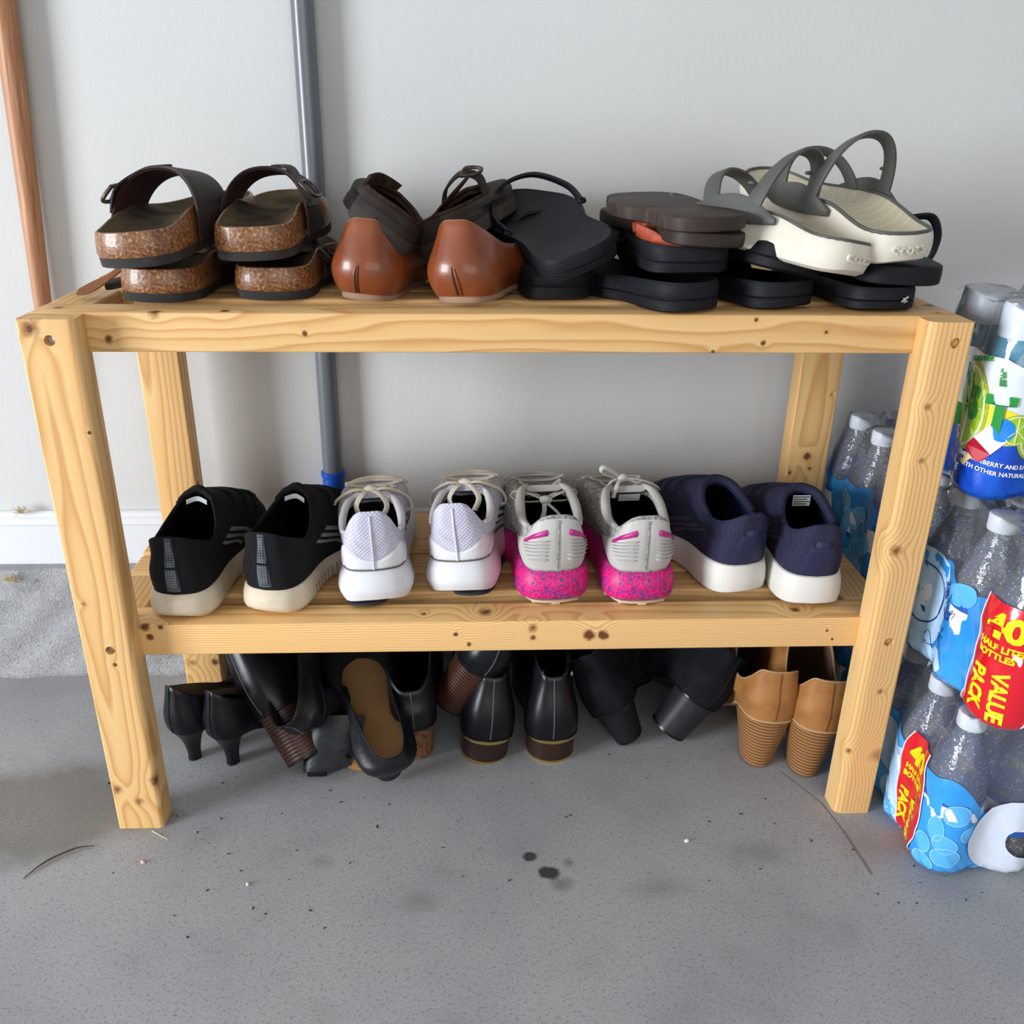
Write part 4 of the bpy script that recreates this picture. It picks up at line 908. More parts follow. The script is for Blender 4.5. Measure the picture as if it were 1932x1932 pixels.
part('strap_band', *ribbon([(-.012, .01, .016), (.004, -.006, .010), (.016, -.020, .002), (.040, -.030, .000)], [(-.012, .012, .004), (.000, .000, -.001), (.014, -.014, -.004), (.040, -.024, -.004)], .004, 22), m_red, st)
part('strap_fold', *ribbon([(-.014, .02, .006), (.002, .012, .013), (.018, -.002, .006)], [(-.014, .03, .014), (.004, .024, .018), (.020, .010, .010)], .004, 14), m_red, st)
flipflop('black_flip_flop', (.846, .040, ZT+.0255), (0, 1, -3), 1, 'black flip-flop with squared heel under the right grey-strapped sandal', 'black flip-flops', m_foam, m_foam, .235, .043, .046, .0195, .6, None, 1.0)
part('thong_strap', *ribbon([(.040, .070, .010), (.056, .085, .020), (.066, .100, .040), (.060, .112, .058), (.040, .120, .056)], [(.040, .080, .010), (.055, .092, .018), (.061, .106, .038), (.056, .118, .052), (.040, .126, .050)], .004, 24), m_foam, [o for o in COL.objects if o.name.startswith('black_flip_flop')][-1])

# ---- cream sandals with grey straps
m_cream = P('cream_foam', (.66, .62, .53), .6, .3, bump=(200, .12, .0005), var=(12, (.56, .49, .36), .48, .8))
m_creambed = None
def creambed():
    t = NT('cream_ridged_footbed'); co = t.coord()
    w = t.n('ShaderNodeTexWave', wave_type='RINGS', rings_direction='Z'); mp = t.n('ShaderNodeMapping'); mp.inputs['Location'].default_value = (.02, -.19, 0); t.l(co, mp.inputs[0]); t.l(mp.outputs[0], w.inputs[0])
    w.inputs['Scale'].default_value = 30; w.inputs['Distortion'].default_value = 1.2
    k = t.math('POWER', w.outputs[1], 8.0)
    c = t.mix(t.math('MULTIPLY', k, .45), t.mix(t.math('MULTIPLY', t.noise(co, 14, 3), .8), (.62, .57, .43), (.48, .40, .26)), (.74, .71, .62))
    t.bump(k, .5, .0012); return t.done(c, .65, .25)
m_creambed = creambed()
m_gstrap = P('olive_grey_rubber', (.078, .079, .072), .5, .35, bump=(300, .12, .0005))
def grey_sandal(loc, rot, side, label):
    t = thing('grey_strap_sandal', label, 'sandal', loc, rot, 'cream sandals with grey straps')
    L = .248; hw, bw = .0395, .0500; o = outline(L, hw, bw, side, .010, .66, .92)
    zt = smz((0, .034), (L*.15, .032), (L*.35, .040), (L*.55, .034), (L*.8, .026), (L, .032))
    zb = smz((0, .006), (L*.1, .001), (L*.5, 0), (L*.85, .003), (L, .012))
    slab('sole', o, [(.007, zb), (.002, lambda y: zb(y)+.003), (.0, lambda y: lerp(zb(y), zt(y), .4)), (.0004, lambda y: lerp(zb(y), zt(y), .75)), (.002, lambda y: zt(y)-.001), (.003, zt)], m_cream, t, caps=('strip', None))
    pathtube('grey_rim', np.vstack([ring(o, .0035, zt), ring(o, .0035, zt)[:1]]), .0021, m_gstrap, t, 6, NO)
    dish('footbed', o, lambda y: zt(y)-.0002, .0075, m_creambed, t, .0045)
    # each side: a broad root that splits into a high rear loop and a lower front band
    for nm, pts in (('rear_strap', dict(y0=.100, y1=.088, h=.092, w=.013)), ('front_strap', dict(y0=.140, y1=.170, h=.058, w=.014))):
        w = bw-.0035
        ea = arc(w, .026, pts['h']-.012, pts['y0'], pts['y1'], 0, 13, 2.2); eb = arc(w+.001, .026, pts['h']-.020, pts['y0']+pts['w']*1.5, pts['y1']+pts['w'], 0, 13, 2.2)
        part(nm, *ribbon(ea, eb, .0042, 40), m_gstrap, t, 50)
    for sg in (1, -1):
        w = bw-.002
        part('strap_root', *ribbon([(sg*w*.90, .078, .036), (sg*w*.955, .102, .046), (sg*w*.985, .122, .050), (sg*w*1.0, .146, .045), (sg*w*.99, .175, .030)], [(sg*w*.90, .078, .030), (sg*w*.955, .098, .026), (sg*w*.985, .122, .022), (sg*w*1.0, .150, .020), (sg*w*.99, .185, .022)], .0045, 24), m_gstrap, t, 50)
        part('strap_button', *lathe([(.0042, -.001), (.0042, .0008), (.0025, .0016)], 12), m_gstrap, t).location = (sg*w*.97, .115, .062)
    # raised lettering round the heel
    N2 = nrm2(o)
    cum = np.concatenate([[0], np.cumsum(np.linalg.norm(np.diff(np.vstack([o, o[:1]]), axis=0), axis=1))]); tot = cum[-1]
    ox = np.append(o[:, 0], o[0, 0]); oy = np.append(o[:, 1], o[0, 1]); nx = np.append(N2[:, 0], N2[0, 0]); ny = np.append(N2[:, 1], N2[0, 1])
    def wrap(x, y, z):
        s = (x-.004) % tot; px, py = np.interp(s, cum, ox), np.interp(s, cum, oy); a, b = np.interp(s, cum, nx), np.interp(s, cum, ny)
        d = .0006+z*1.2; return (px+a*d, py+b*d, .0205+y)
    place_text('crocs', .0145, wrap, m_cream, t, 'heel_lettering', .0016, .0003, 1.15)
    return t
grey_sandal((.783, .018, ZT+.0345), (7.0, 10, 38), -1, 'cream sandal with grey straps turned left, half covering its mate')
grey_sandal((.835, .026, ZT+.0440), (11.0, -2, 19), 1, 'cream sandal with grey straps at the right end on the top shelf')

# ================================================================== floor: pumps, booties, heap of heels
m_blk_lea = P('black_leather', (.005, .0055, .008), .34, .32, bump=(130, .22, .0008), var=(30, (.010, .011, .014), .5, .8))
m_blk_worn = P('creased_black_leather', (.006, .007, .010), .40, .34, bump=(55, .6, .0018), var=(40, (.016, .017, .022), .52, .78))
m_blk_suede = P('black_suede', (.006, .0065, .010), .88, .15, bump=(380, .4, .0008), var=(36, (.013, .014, .019), .45, .75))
m_beige_lin = P('beige_lining', (.36, .27, .18), .7, .2, var=(20, (.27, .19, .12), .45, .75))
m_tan_in = P('tan_insole', (.32, .19, .085), .55, .3, bump=(200, .15, .0005), var=(12, (.24, .135, .055), .4, .7))
m_cream_lin = P('cream_lining', (.62, .52, .36), .6, .25)
m_blk_heel = P('black_heel', (.006, .006, .008), .3, .35)
m_blk_matte = P('black_rubber_heel', (.009, .010, .013), .6, .22)
m_brown_stack = stacked('brown_stacked_leather', (.022, .006, .003), (.075, .024, .012), 'Z', 66)
m_tan_stack = stacked('tan_stacked_leather', (.15, .058, .018), (.37, .19, .075), 'Z', 62)
m_blk_stack = stacked('black_stacked_leather', (.008, .008, .010), (.024, .025, .030), 'Z', 130)
m_dk_brown = stacked('dark_brown_heel', (.022, .009, .006), (.038, .016, .011), 'Z', 150, .3)
m_gold = P('brass_trim', (.78, .56, .20), .22, .5, metal=1.0)
m_tan_suede = P('tan_leather_upper', (.345, .150, .042), .58, .35, bump=(190, .25, .0007), var=(34, (.235, .090, .024), .42, .72))
m_tan_edge = P('tan_edge', (.42, .26, .13), .6, .3)
m_corkheel = P('cork_heel', (.20, .095, .045), .7, .25, bump=(200, .4, .0008), var=(170, (.095, .036, .016), .45, .62))
m_thread = P('pale_thread', (.11, .105, .10), .7, .2)
m_tanthread = P('tan_thread', (.17, .075, .025), .7, .2)

def dring(w, l, y0, z, n=28, sh=0.62):
    """D-shaped ring: rounded at the back (y0), flat at the front (y0+l)"""
    out = []
    for k in range(n):
        a = 2*PI*k/n
        x = w*math.sin(a); y = -math.cos(a)
        yy = y0+l*sh*(1+y) if y < 0 else y0+l*sh+l*(1-sh)*min(1, abs(y)**.35 if y > 0 else 0)
        xx = x if y < 0 else w*math.copysign(min(1, abs(math.sin(a))**.25), math.sin(a))
        out.append((xx, yy, z))
    return np.array(out)
def heel(t, mat, zt, top, bot, y0=.004, yb=.010, z1=0.0, curve=0.0, name='heel', lift=None, m=10):
    rings = []
    for k in range(m):
        u = k/(m-1); e = u**(1.0+curve)
        w = lerp(bot[0], top[0], e if curve else u); l = lerp(bot[1], top[1], e if curve else u); y = lerp(yb, y0, e if curve else u)
        R = dring(w, l, y, 0)
        for p in R: p[2] = lerp(z1, zt(p[1]) if callable(zt) else zt, u)
        rings.append(R)
    h = part(name, *grid(rings, True, 'fan', 'fan'), mat, t, 50)
    if lift:
        R0 = dring(bot[0]*1.02, bot[1]*1.02, yb-.0004, z1-.0025); R1 = dring(bot[0]*1.02, bot[1]*1.02, yb-.0004, z1+.001)
        part('heel_tip', *grid([R0, R1], True, 'fan', 'fan'), lift, h, 40)
    return h
def place(t, loc, ax_y=None, ax_z=None):
    """orient a shoe by where its toe (local y) and its top (local z) point"""
    if ax_y is None: return
    y = Vector(ax_y).normalized(); z = Vector(ax_z); z = (z-y*z.dot(y)).normalized(); x = y.cross(z)
    t.matrix_world = Matrix(((x.x, y.x, z.x, loc[0]), (x.y, y.y, z.y, loc[1]), (x.z, y.z, z.z, loc[2]), (0, 0, 0, 1)))

def pump(name, label, loc, rot, side, group, L=.222, hw=.0285, bw=.038, hh=.050, top=.069, up=m_blk_lea, lin=m_beige_lin, ins=m_beige_lin, heel_mat=m_blk_heel, hb=(.0075, .014), ht=(.021, .034), toe=.40, curve=1.2, axes=None, rim=None, yb=.020):
    t = thing(name, label, 'shoe', loc, rot, group)
    o = outline(L, hw, bw, side, .006, toe, .80)
    zb = smz((0, hh), (L*.12, hh*.97), (L*.22, hh*.86), (L*.42, hh*.36), (L*.6, .004), (L*.75, .001), (L, .007))
    slab('sole', o, [(.006, zb), (.004, lambda y: zb(y)+.0022), (.005, lambda y: zb(y)+.003)], m_blk_heel, t)
    zt = lambda y: zb(y)+.002
    cr = [(0, .006, hh+top), (.010, .008, hh+top-.002), (.0195, .022, hh+top-.014), (.0245, .050, hh+.040), (.027, .085, hh*.62+.040), (.030, .120, hh*.2+.040), (.022, .150, .040), (0, .162, .037)]
    G = upper_grid(o, zt, .002, cr, h=(.026, .018, .014), d_heel=.028, d_toe=(.040, .001), bulge=(.0075, .004, .003), inout=.003)
    upper(o, G, up, lin, t, zt, .0022, insole=ins, rim_mat=rim, rimr=.0009)
    pathtube('heel_seam', line_on(G, [(0, .3), (0, 5), (0, 10), (0, 15)], .0002), .0009, up, t, 6, 14)
    heel(t, heel_mat, lambda y: zb(y)+.001, ht, hb, .003, yb, 0, curve, lift=m_blk_matte)
    place(t, loc, *(axes or (None, None))); return t
pump('kitten_heel', 'glossy black kitten heel pump nearest the front left leg', (.0385, .106, 0.0025), (0, 0, -33), -1, 'black kitten heel pumps')
pump('kitten_heel', 'glossy black kitten heel pump second from the front left leg', (.0915, .094, 0.0025), (0, 0, -30), 1, 'black kitten heel pumps')

def bootie(name, label, loc, rot, side, group, hh, collar, up, heel_mat, ht, hb, L=.235, hw=.0325, bw=.041, lin=m_lin_dark, yb=.012, trim=None, lift=None, seam=m_thread, axes=None, toe=.46, bulge=.010, rim=None, rimr=.0016, sole=m_blk_heel, curve=0.0, th=.003, hcol=None):
    t = thing(name, label, 'shoe', loc, rot, group)
    o = outline(L, hw, bw, side, .008, toe, .82)
    zb = smz((0, hh), (L*.15, hh*.97), (L*.27, hh*.85), (L*.48, hh*.33), (L*.65, .003), (L*.8, .001), (L, .009))
    slab('sole', o, [(.004, zb), (.0015, lambda y: zb(y)+.0015), (.0015, lambda y: zb(y)+.004), (.003, lambda y: zb(y)+.005)], sole, t)
    zt = lambda y: zb(y)+.0035
    G = upper_grid(o, zt, .0025, collar, h=(.036, .030, .020), d_heel=.030, d_toe=(.055, .012), bulge=(bulge, .005, .003), inout=.003)
    upper(o, G, up, lin, t, zt, th, rim_mat=rim, rimr=rimr)
    if seam: pathtube('back_seam', line_on(G, [(0, .3), (0, 4), (0, 8), (0, 12), (0, 15)], .0002), .0008, seam, t, 6, 20)
    if trim:
        R = [dring(ht[0]*1.0, ht[1], .003, 0) for _ in range(2)]
        for p in R[0]: p[2] = zb(p[1])-.0022
        for p in R[1]: p[2] = zb(p[1])+.0022
        R[0][:, 0] *= 1.08; R[1][:, 0] *= 1.08; R[0][:, 1] -= .0022; R[1][:, 1] -= .0022
        part('brass_band', *grid(R, True, 'fan', 'fan'), trim, t, 40)
    heel(t, heel_mat, lambda y: zb(y)+.001, ht, hb, .003, yb, 0, curve, lift=lift)
    place(t, loc, *(axes or (None, None))); return t, G

# heap at the left: toppled bootie, pump on its back, wood-soled mules
col_low = [(0, .010, .100), (.015, .014, .099), (.026, .034, .092), (.029, .065, .080), (.029, .100, .070), (.022, .130, .066), (0, .145, .066)]
col_hi = [(x, y, z+.075) for x, y, z in col_low]
bootie('block_heel_shoe', 'toppled black shoe showing its brown stacked heel tip with a black rim', (.190, .072, .030), (0, 0, 0), -1, 'black shoes with brown stacked heels', .066, col_hi, m_blk_lea, m_brown_stack, (.0300, .046), (.0285, .040), hw=.034, axes=((.50, .83, -.10), (-.45, .45, .72)), lift=m_blk_heel, yb=.004)
bootie('block_heel_shoe', 'black shoe raised on the heap with its brown stacked heel facing the front', (.398, .128, .056), (0, 0, 0), 1, 'black shoes with brown stacked heels', .078, [(x, y, z-.028) for x, y, z in col_hi], m_blk_lea, m_brown_stack, (.0305, .046), (.0290, .042), hw=.034, axes=((-.10, .92, .25), (.40, -.12, .90)), lift=m_blk_heel, yb=.006)
bootie('black_block_heel', 'black shoe with a plain black block heel lying behind the brown-heeled one', (.248, .128, .050), (0, 0, 0), 1, None, .050, col_low, m_blk_worn, m_blk_matte, (.0290, .042), (.0270, .038), axes=((-.35, .62, .70), (-.55, -.60, .50)), yb=.006)
pump('tan_lined_pump', 'large black pump propped on its heel, tan insole facing the front', (.317, .062, .006), (0, 0, 0), 1, None, L=.250, hw=.0400, bw=.047, hh=.030, top=.056, up=m_blk_worn, lin=m_cream_lin, ins=m_tan_in, heel_mat=m_blk_matte, hb=(.018, .026), ht=(.024, .036), toe=.5, curve=0, axes=((-.32, .74, .54), (.10, -.56, .82)), rim=m_blk_lea, yb=.006)
bootie('cork_heel_shoe', 'black open-backed shoe with a brown cork block heel behind the large pump', (.347, .102, .002), (0, -4, 4), -1, None, .050, [(0, .010, .106), (.014, .012, .108), (.026, .030, .118), (.030, .060, .124), (.029, .100, .120), (.022, .130, .112), (0, .142, .110)], m_blk_worn, m_corkheel, (.0240, .040), (.0200, .034), hw=.031, bulge=.006)
mu = thing('wood_sole_mule', 'black leather mule with a strip of wooden sole showing under the heap', 'shoe', (.252, .104, .008), (0, 0, 0))
om = outline(.18, .034, .044, 1, .006, .7, .9)+np.array([.030, -.012])
slab('platform', om, [(.002, -.007), (.0, -.005), (0, .012), (.002, .014)], P('varnished_wood_sole', (.33, .155, .045), .4, .4, var=(60, (.50, .27, .10), .45, .7), stretch=(1, .1, 1)), mu)
part('vamp_strap', *ribbon([(-.043, .020, .020), (-.046, .010, .050), (-.030, -.002, .072), (.004, -.006, .078), (.030, .002, .070)], [(-.043, .014, .002), (-.048, -.022, .004), (-.040, -.030, .010), (-.012, -.032, .012), (.012, -.026, .016)], .004, 26), m_blk_worn, mu)
part('heel_block', *box((-.046, -.018, -.010), (-.022, .012, .004), .002), m_blk_matte, mu)
part('strap_stud', *lathe([(.003, 0), (.003, .002), (.0015, .003)], 10, (.010, -.030, .030)), m_blk_heel, mu)

# ankle boots with brass-trimmed heels
cg = [(0, .016, .122), (.012, .018, .124), (.020, .034, .129), (.023, .060, .134), (.022, .090, .138), (.014, .112, .142), (0, .118, .143)]
for (x, y, rz, ry, side, lab) in ((.436, .098, 6, 5, -1, 'black leather ankle boot with a brass-edged low heel, left one of two'), (.5205, .098, 1, 0, 1, 'black leather ankle boot with a brass-edged low heel standing straight, right one of two')):
    t, G = bootie('ankle_boot', lab, (x, y, .0025), (0, ry, rz), side, 'black ankle boots with brass heel trim', .034, cg, m_blk_lea, m_dk_brown, (.0325, .052), (.0305, .048), hw=.0365, trim=m_gold, lift=m_gold, yb=.006, bulge=.010, seam=m_thread)
    # frayed edge round the collar
    vf = []
    for k in range(70):
        i = random.uniform(0, NO); p = samp(G, i, 15); vf.append(tube([p, p+np.array([random.gauss(0, .0012), random.gauss(0, .0012), random.uniform(.001, .004)])], .0004, 3, 3, cap=False))
    part('frayed_edge', *join(*vf), m_blk_worn, t, kind='stuff')
    if side > 0: part('zip_pull', *lathe([(.0014, 0), (.002, .003), (.001, .006)], 8, tuple(samp(G, 7, 13.5)+samp(gnorm(G), 7, 13.5)*.004)), P('zip_metal', (.7, .7, .7), .3, metal=1), t)

# suede booties leaning apart
cs = [(0, .012, .140), (.014, .014, .139), (.026, .032, .142), (.030, .060, .148), (.029, .095, .154), (.018, .120, .158), (0, .128, .160)]
t, G = bootie('suede_bootie', 'black suede bootie leaning left beside the brass-trimmed boots', (.619, .120, .010), (0, -28, -14), -1, 'black suede booties', .050, cs, m_blk_suede, m_blk_matte, (.0280, .044), (.0185, .034), hw=.035, lift=m_blk_heel, yb=.010, seam=m_blk_matte)
t, G = bootie('suede_bootie', 'black suede bootie leaning right towards the tan booties, ribbed heel', (.691, .124, .014), (4, 34, 14), 1, 'black suede booties', .056, cs, m_blk_suede, m_blk_stack, (.0300, .046), (.0250, .040), hw=.035, lift=m_blk_heel, yb=.008, seam=m_blk_matte)
# tan cut-out booties
ct = [(0, .012, .146), (.013, .013, .146), (.024, .020, .144), (.031, .036, .124), (.034, .058, .108), (.034, .082, .108), (.030, .106, .140), (.018, .124, .164), (0, .130, .170)]
for (x, y, ry, rz, side, lab) in ((.7905, .070, 3, 0, -1, 'tan cut-out bootie with a tall stacked heel, left one of the pair'), (.846, .049, 4, -2, 1, 'tan cut-out bootie with a tall stacked heel close to the right leg')):
    bootie('tan_bootie', lab, (x, y, .002), (0, ry, rz), side, 'tan booties with stacked heels', .077, ct, m_tan_suede, m_tan_stack, (.0345, .056), (.0195, .036), hw=.0355, lin=m_loaf_lin, yb=.016, seam=m_tanthread, bulge=.005, rim=m_tan_edge, rimr=.0014, sole=m_tan_edge)

# ================================================================== shrink-wrapped drinks at the right
m_film = clear_mat('clear_shrink_film', (.985, .99, 1.0), .05, .10, (.92, .96, 1.0), .5, 70)
m_pet = clear_mat('clear_pet_bottle', (.975, .99, 1.0), .10, .06, (.90, .95, 1.0), .6, 160, beads=True)
m_water = clear_mat('water', (.86, .93, .96), .04, .02, (.7, .8, .85), .0, 20)
m_cap = P('white_screw_cap', (.70, .73, .78), .4, .4)
m_bluefilm = P('blue_printed_film', (.022, .27, .74), .22, .5, var=(9, (.045, .36, .84), .4, .65), bump=(26, .35, .003), coat=.5)
m_lightblue = P('pale_blue_print', (.10, .46, .88), .22, .5, bump=(26, .35, .003), coat=.5)
m_ovrim = P('pale_oval_outline', (.26, .60, .93), .25, .5, coat=.5)
m_paleblue = P('icy_white_print', (.42, .66, .93), .22, .5, var=(14, (.56, .76, .96), .35, .7), bump=(26, .35, .003), coat=.5)
m_whitefilm = P('white_printed_film', (.66, .72, .84), .25, .5, bump=(60, .4, .002), coat=.4)
m_redfilm = P('red_printed_film', (.66, .008, .022), .22, .5, bump=(34, .3, .002), coat=.5)
m_yellow = P('yellow_print', (.92, .74, .01), .4, .4)
m_navyp = P('navy_print', (.012, .03, .22), .35, .4)
m_white_p = P('white_print', (.82, .86, .9), .4, .4)

class Shell:
    """film round the left side and front of a pack: P(s, z); s=0 at the middle of the front left corner, s<0 back along the left side, s>0 along the front"""
    def __init__(q, cx, cy, z0, h, r=.034, back=.36, right=.34, bump=.0090, pitch_=.066, sh=.60, cap=.0185, shear=0.0, lb=.33):
        q.shear, q.lb = shear, lb
        q.cx, q.cy, q.z0, q.h, q.r, q.back, q.right, q.bump, q.pitch, q.sh, q.cap = cx, cy, z0, h, r, back, right, bump, pitch_, sh, cap
        q.qa = r*PI/4
    def plan(q, s):
        if s < -q.qa-q.lb:
            e = -s-q.qa-q.lb
            if e < q.r*PI/2: a = PI-e/q.r; return q.cx+q.r*math.cos(a), q.cy+q.lb+q.r*math.sin(a), math.cos(a), math.sin(a), 0.0
            e -= q.r*PI/2; return q.cx+e, q.cy+q.lb+q.r, 0.0, 1.0, e
        if s < -q.qa: d = -s-q.qa; return q.cx-q.r, q.cy+d, -1.0, 0.0, d
        if s > q.qa: d = s-q.qa; return q.cx+d, q.cy-q.r, 0.0, -1.0, d
        a = PI*1.25+s/q.r; return q.cx+q.r*math.cos(a), q.cy+q.r*math.sin(a), math.cos(a), math.sin(a), 0.0
    def P(q, s, z, off=0.0):
        x, y, nx, ny, d = q.plan(s)
        u = z/q.h; ins = q.bump*math.sin(PI*d/q.pitch)**2*(1-.3*u)
        if z < .014: ins += .011*(1-z/.014)**2
        if u > q.sh: k = (u-q.sh)/(1-q.sh); ins += q.cap*(k**1.15)
        ins += .0016*math.exp(-((u-.42)/.10)**2)
        w = .0011*math.sin(s*190+z*70)*math.sin(z*120+s*60)+.0009*math.sin(s*420+z*260)*math.exp(-z/.03)
        o = off-ins+w
        yy = y+ny*o; return (x+nx*o-q.shear*(yy-q.cy), yy, q.z0+z)
    def sheet(q, name, mat, parent, s0, s1, za, zb, ns, nz, off=0.0, keep=None, **k):
        fa = za if callable(za) else (lambda s: za); fb = zb if callable(zb) else (lambda s: zb); V = []; F = []
        for i in range(ns+1):
            s = s0+(s1-s0)*i/ns; a, b = fa(s), fb(s)
            for j in range(nz+1): V.append(q.P(s, a+(b-a)*j/nz, off))
        for i in range(ns):
            s = s0+(s1-s0)*(i+.5)/ns; a, b = fa(s), fb(s)
            for j in range(nz):
                if keep and not keep(s, a+(b-a)*(j+.5)/nz): continue
                c = i*(nz+1)+j; F.append((c, c+nz+1, c+nz+2, c+1))
        return part(name, V, F, mat, parent, 60, **k)
    def oval(q, name, mat, parent, s, z, rs, rz, off=.0007, rot=0.0, r0=0.0, wob=0.0, n=26, m=4, **k):
        V = []; F = []
        for j in range(m+1):
            e = r0+(1-r0)*j/m
            for i in range(n):
                a = 2*PI*i/n; g = e*(1+wob*math.sin(3*a+s*90)); p, w = rs*math.cos(a)*g, rz*math.sin(a)*g
                V.append(q.P(s+p*math.cos(rot)-w*math.sin(rot), z+p*math.sin(rot)+w*math.cos(rot), off))
        for j in range(m):
            for i in range(n): F.append((j*n+i, (j+1)*n+i, (j+1)*n+(i+1) % n, j*n+(i+1) % n))
        if r0 == 0: pass
        return part(name, V, F, mat, parent, 60, **k)
    def text(q, txt, size, s, z, mat, parent, down=False, offset=.0, spacing=1.0, name='lettering', sx=1.0, off=.0013, lean=0.0):
        if down: fn = lambda x, y, w: q.P(s+y*sx+lean*x, z-x, off+w)
        else: fn = lambda x, y, w: q.P(s+x*sx, z+y+lean*x, off+w)
        return place_text(txt, size, fn, mat, parent, name, .0003, offset, spacing)
    def poly(q, name, mat, parent, pts, r=.0006, off=.001, m=None, **k):
        return part(name, *tube([q.P(s, z, off) for s, z in pts], r, 5, m or len(pts)*4), mat, parent, 60, **k)

def film_top(q, parent, caps, zt, name='clear_film_top', sag=.018, rc=.015, mat=None, n=46):
    x0, x1, y0, y1 = q.cx-q.r+q.cap, q.cx+q.right, q.cy-q.r+q.cap, q.cy+q.lb+q.r-q.cap; V = []; F = []
    for i in range(n+1):
        for j in range(n+1):
            x = x0+(x1-x0)*i/n; y = y0+(y1-y0)*j/n; d = min(math.hypot(x-q.shear*(y-q.cy)-a, y-b) for a, b in caps)
            k = sstep(rc, .034, d); V.append((x-q.shear*(y-q.cy), y, q.z0+zt+.0012-sag*float(k)*(.7+.3*math.sin(x*90)*math.sin(y*70))))
    for i in range(n):
        for j in range(n): c = i*(n+1)+j; F.append((c, c+n+1, c+n+2, c+1))
    return part(name, V, F, mat or m_film, parent, 70)

def water_bottle():
    t = thing('water_bottle', 'x', 'bottle'); h = .202
    prof = [(.020, .0), (.0300, .003), (.0318, .012), (.0318, .045), (.0300, .052), (.0318, .060), (.0318, .078), (.0292, .088), (.0292, .096), (.0318, .106), (.0312, .122), (.0285, .136), (.0215, .158), (.0145, .174), (.0130, .180), (.0130, .186)]
    part('bottle_body', *lathe(prof, 24), m_pet, t, 60)
    lab = lathe([(.0323, .056), (.0327, .058), (.0327, .100), (.0323, .102)], 24)
    part('paper_label', *lab, m_blabel, t, 30)
    part('cap', *lathe([(.0145, .184), (.0150, .186), (.0150, .199), (.0140, .2015), (.009, .202)], 24), m_cap, t, 30)
    return t
def blabel():
    t = NT('white_blue_label'); sx = t.n('ShaderNodeSeparateXYZ'); t.l(t.coord(), sx.inputs[0])
    k = t.math('GREATER_THAN', sx.outputs[2], .094); k2 = t.math('LESS_THAN', sx.outputs[2], .064)
    return t.done(t.mix(t.math('MAXIMUM', k, k2), (.80, .83, .88), (.02, .09, .42)), .35, .4)
m_blabel = blabel()
ORD = ('first', 'second', 'third', 'fourth', 'fifth', 'sixth', 'seventh')
bottle0 = water_bottle(); first_bottle = [True]
def dup(root, loc, rotz=0.0):
    r = root.copy(); COL.objects.link(r); r.location = loc; r.rotation_euler = (0, 0, rotz)
    for ch in list(root.children):
        c = ch.copy(); COL.objects.link(c); c.parent = r
        for g in ch.children: d = g.copy(); COL.objects.link(d); d.parent = c
    return r
def put_bottle(proto, x, y, z, label, group, rz=0.0):
    if first_bottle[0] and proto is bottle0: first_bottle[0] = False; o = proto; o.location = (x, y, z)
    else: o = dup(proto, (x, y, z), rz)
    o['label'] = label; o['group'] = group; return o

def water_pack(q, name, label, lab_s, lab_w, top_edge, seed, rows=6, cols=3, which='lower'):
    t = thing('drinks_wrap', label, 'shrink wrap', (0, 0, 0), (0, 0, 0), 'blue wrapped water packs')
    rnd = random.Random(seed)
    return t, rnd

